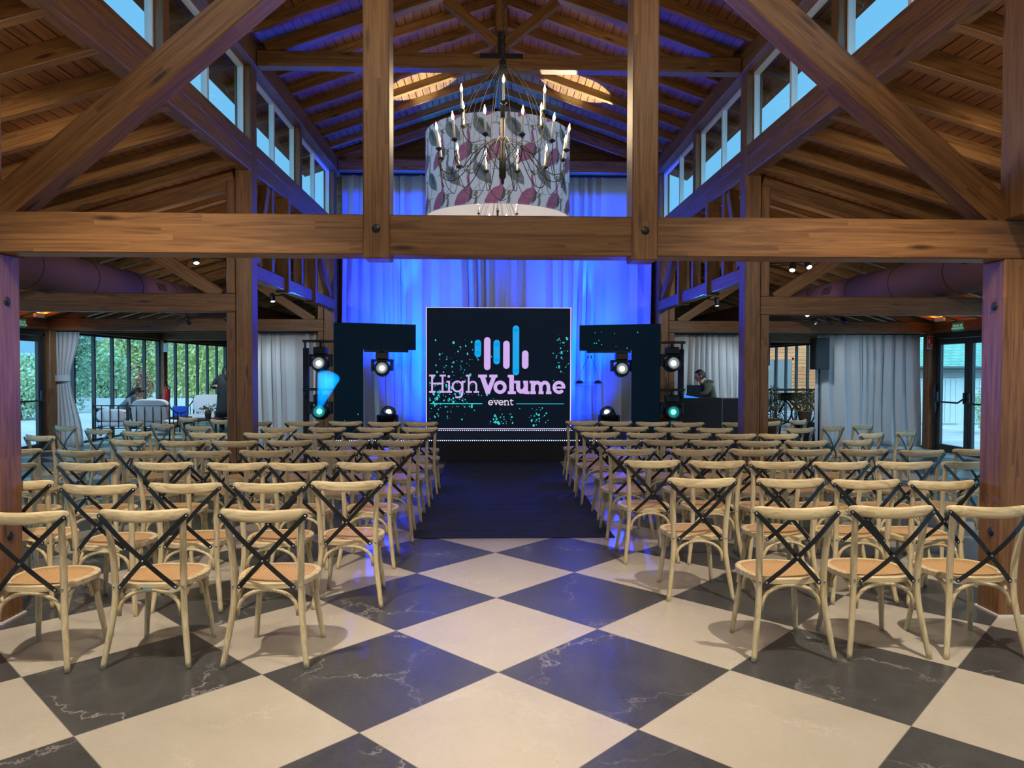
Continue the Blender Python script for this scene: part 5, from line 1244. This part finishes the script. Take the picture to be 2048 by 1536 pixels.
b = MB(); b.box(7.46, 16.22, 0.10, 7.78, 16.54, 0.35, c=0.01); tag(b.build('black_crate', 'blackbox'), 'black crate under the potted plant against the pale curtain', 'box')
def speaker(loc, label, h=0.62):
    t = thing('loudspeaker', label, 'speaker', loc)
    b = MB(); b.box(-0.14, -0.15, 0, 0.14, 0.15, h, c=0.01); b.build('cabinet', 'blackbox', t)
    b = MB(); b.box(-0.125, -0.156, 0.015, 0.125, -0.151, h-0.015); b.build('grille', 'black', t)
    b = MB(); b.tube([(0, 0, 0), (0, 0, -loc[2])], 0.018, 8); b.box(-0.2, -0.2, -loc[2], 0.2, 0.2, -loc[2]+0.02); b.build('pole_stand', 'black', t)
speaker((6.70, 14.55, 1.64), 'black loudspeaker on a pole in front of the wide pale curtain edge', 0.64)
speaker((5.62, 14.9, 1.72), 'black loudspeaker partly hidden behind the right middle post', 0.60)

# ------------------------------------------------------------------ people
def skin_obj(name, joints, edges, radii, mat, parent, sub=2):
    me = bpy.data.meshes.new(name); me.from_pydata(joints, edges, []); o = bpy.data.objects.new(name, me); C.objects.link(o); o.parent = parent
    me.materials.append(MT[mat]); md = o.modifiers.new('skin', 'SKIN')
    for i, v in enumerate(me.skin_vertices[0].data):
        r = radii[i]; v.radius = r if isinstance(r, tuple) else (r, r); v.use_root = (i == 0)
    md.use_smooth_shade = True
    s = o.modifiers.new('sub', 'SUBSURF'); s.levels = sub; s.render_levels = sub; return o
def head_mesh(name, parent, loc, rot, mat='skin', sc=1.0):
    """head facing +y, chin at z=0, crown at 0.225"""
    b = MB(); N1, N2 = 28, 20; vs = []
    for j in range(N2+1):
        ph = -PI/2 + PI*j/N2
        for i in range(N1):
            th = 2*PI*i/N1; x = math.cos(ph)*math.cos(th); y = math.cos(ph)*math.sin(th); z = math.sin(ph)
            X, Y, Z = x*0.076, y*0.098, 0.115 + z*0.113
            if z < 0: X *= 1 + 0.22*z; Y = Y*(1+0.10*z) + (0.012 if y > 0 else 0.0)*(-z)
            if y > 0.5:
                nz = math.exp(-((x)/0.13)**2)*math.exp(-((z+0.16)/0.17)**2); Y += 0.022*nz
                Y += 0.008*math.exp(-(x/0.3)**2)*math.exp(-((z+0.82)/0.14)**2)      # chin
                Y += 0.006*math.exp(-(x/0.28)**2)*math.exp(-((z+0.50)/0.07)**2)     # lips
                Y -= 0.010*math.exp(-((abs(x)-0.40)/0.15)**2)*math.exp(-((z-0.02)/0.12)**2)  # eye sockets
                Y += 0.006*math.exp(-((z-0.2)/0.09)**2)*math.exp(-(x/0.6)**2)
            vs.append(Vector((X, Y, Z)))
    fs = [(j*N1+i, j*N1+(i+1) % N1, (j+1)*N1+(i+1) % N1, (j+1)*N1+i) for j in range(N2) for i in range(N1)]
    b.add(vs, fs, True)
    for s in (-1, 1): b.ell((s*0.077, -0.004, 0.112), (0.010, 0.022, 0.033), 10, 8)
    b.ell((0, -0.012, -0.01), (0.05, 0.055, 0.07), 12, 8)
    o = b.build(name, mat, parent); o.location = loc; o.rotation_euler = rot; o.scale = (sc,)*3
    e = MB()
    for s in (-1, 1): e.ell((s*0.031, 0.083, 0.117), (0.012, 0.008, 0.006), 10, 6)
    for s in (-1, 1): e.box(s*0.033-0.016, 0.086, 0.134, s*0.033+0.016, 0.094, 0.139)
    q = e.build('eyes', 'hair', o)
    l = MB(); l.ell((0, 0.094, 0.058), (0.022, 0.008, 0.006), 10, 6); MT.setdefault('lip', plain('lip', (0.35, 0.12, 0.10), 0.5)); l.build('mouth', 'lip', o)
    return o
def hair_cap(parent, long_=False, ymin=-1, seed=1, curl=0.006):
    b = MB(); N1, N2 = 32, 18; vs = []; rd = random.Random(seed)
    for j in range(N2+1):
        ph = -0.55 + (PI/2+0.55)*j/N2
        for i in range(N1):
            th = 2*PI*i/N1; x = math.cos(ph)*math.cos(th); y = math.cos(ph)*math.sin(th); z = math.sin(ph)
            front = max(0, y); zz = z
            if front > 0.25 and z < 0.55: y2 = y*(0.72); zz = z
            else: y2 = y
            if abs(x) > 0.6 and y > 0.0 and z < 0.15: y2 = y*0.5
            r = 1.0 + rd.uniform(-1, 1)*curl*8
            vs.append(Vector((x*0.086*r, y2*0.112*r - 0.008, 0.122 + zz*0.122*r)))
    fs = [(j*N1+i, j*N1+(i+1) % N1, (j+1)*N1+(i+1) % N1, (j+1)*N1+i) for j in range(N2) for i in range(N1)]
    b.add(vs, fs, True)
    if long_:
        b.tube(smooth_path([(0.0, -0.07, 0.12), (0.0, -0.115, 0.02), (0.01, -0.12, -0.10), (0.0, -0.10, -0.22)], 4), [0.06]*4+[0.055]*4+[0.04]*4+[0.02], 10)
    return b.build('hair', 'hair', parent)
def hand(parent, loc, rot, side=1, curl=0.5, mat='skin', holding=False):
    """palm in xy, fingers along +y"""
    b = MB(); b.ell((0, 0.045, 0), (0.040, 0.052, 0.015), 12, 8)
    for k, (x, ln) in enumerate(((-0.030, 0.062), (-0.010, 0.074), (0.011, 0.070), (0.030, 0.054))):
        c1, c2 = curl*0.9, curl*1.8
        p0 = Vector((x, 0.085, 0)); p1 = p0 + Vector((0, math.cos(c1), -math.sin(c1)))*ln*0.45; p2 = p1 + Vector((0, math.cos(c2), -math.sin(c2)))*ln*0.33; p3 = p2 + Vector((0, math.cos(c2*1.3), -math.sin(c2*1.3)))*ln*0.25
        b.tube([p0 - Vector((0, 0.02, 0)), p0, p1, p2, p3], [0.010, 0.0095, 0.0088, 0.008, 0.0055], 8)
    b.tube([(side*0.030, 0.015, -0.002), (side*0.052, 0.045, -0.012), (side*0.058, 0.070, -0.022), (side*0.054, 0.088, -0.030)], [0.013, 0.0115, 0.010, 0.007], 8)
    o = b.build('hand', mat, parent); o.location = loc; o.rotation_euler = rot; return o

# man at the desk, profile to the left, leaning over
t = thing('person', 'dark-haired man in an olive jacket leaning over a laptop at the control desk', 'person', (4.38, 14.28, 0))
J = [(0.05, 0.15, 0.88), (0.03, 0.13, 1.02), (-0.02, 0.10, 1.18), (-0.08, 0.06, 1.31), (-0.12, 0.04, 1.37), (-0.14, 0.03, 1.42),
     (-0.07, -0.10, 1.30), (-0.16, -0.20, 1.16), (-0.30, -0.16, 1.14), (-0.08, 0.23, 1.30), (-0.18, 0.26, 1.16), (-0.33, 0.12, 1.14),
     (0.05, 0.05, 0.80), (0.0, -0.02, 0.45), (0.05, 0.04, 0.08), (0.0, 0.0, 0.04), (0.05, 0.25, 0.80), (0.0, 0.3, 0.45), (0.05, 0.3, 0.08), (0.0, 0.32, 0.04)]
E_ = [(0,1),(1,2),(2,3),(3,4),(4,5),(3,6),(6,7),(7,8),(3,9),(9,10),(10,11),(0,12),(12,13),(13,14),(14,15),(0,16),(16,17),(17,18),(18,19)]
Rr = [(.15,.12),(.15,.12),(.155,.125),(.13,.11),.07,.055,.075,.058,.042,.075,.058,.042,.09,.07,.05,.045,.09,.07,.05,.045]
bd = skin_obj('body', J, E_, Rr, 'olive', t)
hd = head_mesh('head', t, (-0.185, 0.03, 1.395), (math.radians(-14), 0, math.radians(90)), sc=0.98); hair_cap(hd, seed=4, curl=0.012)
hand(t, (-0.30, -0.16, 1.14), (0.1, 0, math.radians(80)), 1, 0.6); hand(t, (-0.33, 0.12, 1.14), (0.1, 0, math.radians(95)), -1, 0.6)
b = MB(); b.tube(smooth_path([(-0.075, -0.03, 1.37), (-0.02, -0.02, 1.40), (0.05, 0.04, 1.39), (0.0, 0.12, 1.40), (-0.07, 0.11, 1.37)], 4), 0.032, 8); b.build('hood', 'olive', t)
b = MB(); b.ell((-0.135, 0.03, 1.26), (0.05, 0.085, 0.13), 12, 8, Matrix.Rotation(-0.3, 3, 'Y')); b.build('shirt', 'navy', t)

# girl bent forward on the sofa
t = thing('person', 'girl in a grey jumper bent forward on the white sofa, hands at her face', 'person', (-8.38, 16.72, 0.45))
J = [(-0.22, 0.0, 0.12), (-0.10, 0.0, 0.22), (0.06, -0.02, 0.34), (0.18, -0.02, 0.46), (0.23, -0.02, 0.53), (0.27, -0.02, 0.58),
     (0.17, -0.16, 0.42), (0.25, -0.20, 0.24), (0.35, -0.10, 0.44), (0.17, 0.13, 0.42), (0.28, 0.16, 0.24), (0.36, 0.05, 0.45),
     (-0.22, -0.09, 0.09), (-0.52, -0.20, 0.22), (-0.40, -0.26, 0.02), (-0.22, 0.09, 0.09), (-0.55, 0.12, 0.20), (-0.60, 0.15, -0.10), (-0.62, 0.16, -0.40)]
E_ = [(0,1),(1,2),(2,3),(3,4),(4,5),(3,6),(6,7),(7,8),(3,9),(9,10),(10,11),(0,12),(12,13),(13,14),(0,15),(15,16),(16,17),(17,18)]
Rr = [(.12,.10),(.11,.10),(.115,.09),(.10,.08),.055,.045,.06,.046,.034,.06,.046,.034,.085,.062,.042,.085,.062,.045,.038]
skin_obj('body', J, E_, Rr, 'grey_wool', t)
b = MB(); b.tube([(-0.20, -0.09, 0.10), (-0.36, -0.14, 0.17), (-0.53, -0.20, 0.22)], [0.10, 0.092, 0.075], 12); b.tube([(-0.53, -0.20, 0.22), (-0.46, -0.25, 0.08), (-0.38, -0.27, 0.0)], [0.07, 0.058, 0.048], 10); b.build('trousers', 'jeans', t)
hd = head_mesh('head', t, (0.29, -0.02, 0.545), (math.radians(-42), 0, math.radians(-90)), sc=0.95); hair_cap(hd, True, seed=8)
hand(t, (0.355, -0.09, 0.46), (math.radians(75), 0, math.radians(10)), 1, 0.4); hand(t, (0.36, 0.05, 0.47), (math.radians(75), 0, math.radians(-10)), -1, 0.4)
b = MB(); b.tube([(-0.42, -0.30, 0.015), (-0.36, -0.34, 0.0), (-0.28, -0.37, 0.0)], [0.045, 0.045, 0.035], 10); b.build('shoe', 'coat', t)

# standing person half hidden by the post
t = thing('person', 'standing person in a long dark hooded coat half hidden by the wooden post', 'person', (-6.62, 18.2, 0))
J = [(0, 0, 0.92), (0, 0, 1.10), (0, 0, 1.28), (0, 0, 1.40), (0, 0.01, 1.47), (-0.20, 0, 1.36), (-0.30, -0.02, 1.14), (-0.19, -0.17, 1.20), (0.20, 0, 1.36), (0.28, -0.02, 1.12), (0.16, -0.16, 1.18),
     (-0.09, 0, 0.86), (-0.10, 0.0, 0.46), (-0.10, 0.02, 0.08), (-0.11, -0.07, 0.035), (0.09, 0, 0.86), (0.10, 0, 0.46), (0.10, 0.02, 0.08), (0.11, -0.07, 0.035)]
E_ = [(0,1),(1,2),(2,3),(3,4),(3,5),(5,6),(6,7),(3,8),(8,9),(9,10),(0,11),(11,12),(12,13),(13,14),(0,15),(15,16),(16,17),(17,18)]
Rr = [(.16,.12),(.16,.12),(.18,.13),(.11,.10),.06,.085,.07,.05,.085,.07,.05,.10,.075,.055,.05,.10,.075,.055,.05]
skin_obj('body', J, E_, Rr, 'coat', t)
b = MB(); b.lathe([(0.235, 0.42), (0.225, 0.6), (0.205, 0.85), (0.195, 1.05), (0.21, 1.25), (0.17, 1.38), (0.09, 1.44), (0, 1.45)], (0, 0, 0), 24, Matrix.Diagonal(Vector((1, 0.72, 1)))); b.build('long_coat', 'coat', t)
hd = head_mesh('head', t, (0.0, 0.01, 1.43), (0, 0, math.radians(25)), sc=0.98); hair_cap(hd, True, seed=12)
b = MB(); b.tube(smooth_path([(-0.11, -0.05, 1.42), (-0.10, 0.10, 1.45), (0.0, 0.15, 1.46), (0.10, 0.10, 1.45), (0.11, -0.05, 1.42)], 4), 0.045, 8); b.build('hood', 'coat', t)
hand(t, (-0.19, -0.17, 1.20), (0.2, 0, math.radians(-150)), 1, 0.7)

# ------------------------------------------------------------------ outdoors, garden on the left
def tree(name, label, loc, h, cr, cz, n, sz, mat='leaf', tr=0.12, seed=1, bare=False, cat='tree'):
    t = thing(name, label, cat, loc); rd = random.Random(seed)
    b = MB()
    if bare:
        def br(p, d, ln, r, dep):
            q = p + d*ln; b.tube([p, p.lerp(q, .5) + Vector((rd.uniform(-1, 1), rd.uniform(-1, 1), 0))*ln*0.06, q], [r, r*0.8, r*0.62], 5, False)
            if dep:
                for k in range(3 if dep > 2 else 3):
                    dd = (d + Vector((rd.uniform(-1, 1), rd.uniform(-1, 1), rd.uniform(-.3, .7)))*0.75).normalized(); br(p.lerp(q, rd.uniform(.55, 1)), dd, ln*rd.uniform(.6, .8), r*0.58, dep-1)
        br(Vector((0, 0, 0)), Vector((rd.uniform(-.1, .1), rd.uniform(-.1, .1), 1)).normalized(), h*0.32, tr, 6)
        b.build('trunk', 'bark', t)
    else:
        b.tube([(0, 0, 0), (0.05, 0.03, cz*0.6), (0, 0, cz)], [tr, tr*0.8, tr*0.5], 8)
        for k in range(8):
            a = rd.uniform(0, 6.28); b.tube([(0, 0, cz*0.4), (cr[0]*0.6*math.cos(a), cr[1]*0.6*math.sin(a), cz+cr[2]*rd.uniform(-.5, .6))], [tr*0.4, tr*0.1], 5)
        b.build('trunk', 'bark', t)
        b = MB(); leafy(b, (0, 0, cz), cr, n, sz, seed); b.build('crown', mat, t)
    return t
MT['leaf_y'] = plain('bamboo_leaf', (0.58, 0.62, 0.26), 0.6, noise=0.5, nscale=5)
MT['leaf_d'] = plain('cypress_leaf', (0.20, 0.34, 0.24), 0.7, noise=0.5, nscale=9)
MT['leaf_r'] = plain('red_shrub_leaf', (0.45, 0.16, 0.11), 0.7, noise=0.5, nscale=6)
MT['leaf_l'] = plain('laurel_leaf', (0.42, 0.60, 0.36), 0.5, noise=0.5, nscale=8)
MT['bamboo'] = plain('bamboo_cane', (0.55, 0.50, 0.12), 0.5)
tree('cypress', 'tall narrow dark green conifer beside the gathered curtain', (-15.4, 27.0, -0.05), 6, (0.85, 0.85, 3.4), 3.2, 5200, 0.14, 'leaf_d', seed=21)
tree('laurel_bush', 'bright green rounded bush outside the lounge windows', (-15.9, 30.2, -0.05), 3, (1.15, 1.1, 1.25), 1.3, 3200, 0.16, 'leaf_l', seed=22, cat='bush')
tree('laurel_bush', 'speckled grey-green bush outside the left emergency doors', (-15.2, 23.6, -0.05), 2, (1.0, 1.0, 0.85), 0.8, 3000, 0.13, 'leaf_l', seed=23, cat='bush')
tree('red_shrub', 'reddish shrub low between the green bushes', (-19.2, 29.6, -0.05), 2, (0.9, 0.9, 0.9), 0.8, 1600, 0.12, 'leaf_r', seed=24, cat='bush')
tree('red_shrub', 'brown-red shrub behind the girl on the sofa', (-16.3, 33.0, -0.05), 2, (1.1, 0.8, 0.95), 0.9, 2200, 0.12, 'leaf_r', seed=25, cat='bush')
tree('broadleaf_tree', 'leafy green tree behind the bush outside the lounge', (-21.5, 39, -0.05), 4, (2.4, 1.6, 1.5), 1.7, 6500, 0.24, 'leaf', seed=26)
tree('broadleaf_tree', 'yellow-green tree behind the girl, next to the window post', (-17.6, 36.3, -0.05), 7, (1.5, 1.3, 2.9), 2.7, 5500, 0.20, 'leaf_y', seed=27)
for i, (x, y, lb) in enumerate(((-20.0, 25.0, 'bare winter tree seen through the left emergency doors'), (-27.5, 47, 'bare winter tree behind the conifer'), (-23.5, 46, 'bare branching tree behind the bright green bush'), (-20.5, 53, 'far bare tree high behind the green garden'))):
    tree('bare_tree', lb, (x, y, -0.05), 8.5, (1, 1, 1), 3, 0, 0, tr=0.17, seed=31+i, bare=True)
def bamboo(label, loc, n, seed):
    t = thing('bamboo_clump', label, 'bamboo', loc); rd = random.Random(seed)
    for k in range(n):
        a = rd.uniform(0, 6.28); x, y = rd.uniform(-1.1, 1.1), rd.uniform(-0.8, 0.8); lx, ly = rd.uniform(-.8, .8), rd.uniform(-.6, .6)
        b = MB(); b.tube(smooth_path([(x, y, 0), (x+lx*0.4, y+ly*.4, 2.4), (x+lx*1.4, y+ly*1.4, 4.6)], 4), [0.03]*5+[0.02]*3+[0.012], 6); b.build('cane', 'bamboo', t)
    b = MB(); leafy(b, (0, 0, 2.3), (1.6, 1.1, 2.5), 5200, 0.17, seed); b.build('foliage', 'leaf_y', t)
bamboo('pale yellow-green bamboo clump behind the window post with the extinguisher', (-13.6, 33.0, -0.05), 12, 41)
bamboo('pale bamboo clump in the middle of the far lounge windows', (-14.3, 36.8, -0.05), 12, 42)
bamboo('bamboo clump behind the armchair facing the room', (-14.6, 40.4, -0.05), 10, 43)
tree('broadleaf_tree', 'dense blue-green tree beside the person in the dark coat', (-16.0, 46, -0.05), 7, (2.6, 2, 3.6), 3.4, 5500, 0.22, 'leaf_d', seed=44)
b = MB()
for k in range(9): leafy(b, (-40+k*3.6, 52 - 0.3*k, 1.0), (2.6, 1.2, 1.5), 1500, 0.30, 60+k)
o = tag(b.build('garden_hedge', 'leaf'), 'long green hedge closing the garden behind the trees', 'hedge'); o['kind'] = 'stuff'
b = MB()
for k in range(6): leafy(b, (-27, 20+k*4.5, 0.7+0.2*(k % 2)), (1.5, 2.6, 1.6), 1100, 0.22, 80+k)
o = tag(b.build('garden_shrubbery', 'leaf_l'), 'low shrub border along the far side of the patio', 'shrubs'); o['kind'] = 'stuff'
# low garden wall
b = MB(); b.box(-17.8, 28.9, -0.05, -11.2, 29.1, 0.42, c=0.02); tag(b.build('garden_wall', 'board'), 'low pale garden wall behind the sofa on the patio', 'wall')

# ------------------------------------------------------------------ outdoors, right: annex and shed
t = thing('annex_building', 'wood-clad annex with a grey-brown door seen through the right windows', 'building', (10.2, 29.0, 0))
b = MB(); b.box(-0.8, 0, -0.05, 5.2, 0.3, 4.6); b.build('clad_wall', 'clad_out', t)
b = MB(); b.box(0.6, -0.05, -0.05, 2.0, 0.0, 2.02); dd = b.build('door', 'grey_door', t)
b = MB(); b.box(1.27, -0.06, 0, 1.29, -0.049, 2.0); b.build('door_gap', 'black', dd)
b = MB(); b.box(0.52, -0.06, -0.05, 0.6, 0.0, 2.1); b.box(2.0, -0.06, -0.05, 2.08, 0, 2.1); b.box(0.52, -0.06, 2.02, 2.08, 0, 2.1); b.build('door_trim', 'clad_out', t)
b = MB(); b.box(0.75, -0.065, 1.60, 1.05, -0.052, 1.95); b.mi = 1; b.box(0.80, -0.07, 1.78, 1.0, -0.066, 1.86); b.build('notice', ['white', 'blue_box'], t)
t = thing('garden_shed', 'low outbuilding with a green tiled roof beyond the right glass doors', 'building', (10.6, 21.6, 0))
b = MB(); b.box(0.6, 0, -0.05, 7.2, 0.25, 1.72); b.build('board_wall', 'board', t)
for k in range(4):
    b = MB(); x = 0.75+k*1.55; b.box(x, -0.04, 0.0, x+1.35, 0, 1.38); d_ = b.build('shed_door', 'board', t)
    b = MB()
    for q in range(8): b.box(x+0.08+q*0.165, -0.045, 0.02, x+0.09+q*0.165, -0.039, 1.36)
    b.build('plank_joint', 'grey_door', d_)
b = MB(); b.box(0.5, -0.06, 1.40, 7.3, 0.0, 1.56); b.build('lintel', 'grey_door', t)
b = MB(); b.add([(0.3, -0.35, 1.72), (7.6, -0.35, 1.72), (7.6, 3.6, 3.55), (0.3, 3.6, 3.55), (0.3, -0.35, 1.66), (7.6, -0.35, 1.66), (7.6, 3.6, 3.49), (0.3, 3.6, 3.49)], [(0,1,2,3), (7,6,5,4), (0,4,5,1), (1,5,6,2), (2,6,7,3), (3,7,4,0)]); b.build('roof', 'roof_tile2', t) if False else None
def tile_mat():
    m, nt, b_ = new_mat('shingle'); L = nt.links.new; tc = N(nt, 'ShaderNodeTexCoord'); br = N(nt, 'ShaderNodeTexBrick'); L(tc.outputs['Object'], br.inputs[0])
    br.inputs['Scale'].default_value = 1.0; br.inputs['Brick Width'].default_value = 0.30; br.inputs['Row Height'].default_value = 0.20; br.inputs['Mortar Size'].default_value = 0.012
    br.inputs['Color1'].default_value = (0.14, 0.36, 0.27, 1); br.inputs['Color2'].default_value = (0.22, 0.44, 0.34, 1); br.inputs['Mortar'].default_value = (0.06, 0.22, 0.18, 1)
    L(br.outputs[0], b_.inputs['Base Color']); b_.inputs['Roughness'].default_value = 0.7; return m
MT['roof_tile2'] = tile_mat()
b.build('roof', 'roof_tile2', t)
b = MB(); b.tube([(0.3, -0.42, 1.68), (7.6, -0.42, 1.68)], 0.06, 10); b.build('gutter', 'frame', t)
tree('potted_bush', 'pale green leafy bush outside the right glass doors', (13.05, 18.6, -0.05), 1.3, (0.42, 0.4, 0.62), 0.70, 1300, 0.07, 'leaf_l', tr=0.03, seed=51, cat='bush')
tree('potted_bush', 'second leafy bush farther along the shed wall', (14.6, 18.9, -0.05), 1.3, (0.5, 0.4, 0.6), 0.68, 1300, 0.07, 'leaf_l', tr=0.03, seed=52, cat='bush')
# coat hanging by the right corner post
b = MB(); b.tube(smooth_path([(9.06, 14.50, 1.35), (9.05, 14.48, 1.0), (9.06, 14.47, 0.75)], 4), [0.02, .03, .035, .04, .045, .045, .04, .03, .01], 8); tag(b.build('hanging_scarf', 'coat'), 'dark strap hanging beside the wide curtain at the corner post', 'strap')
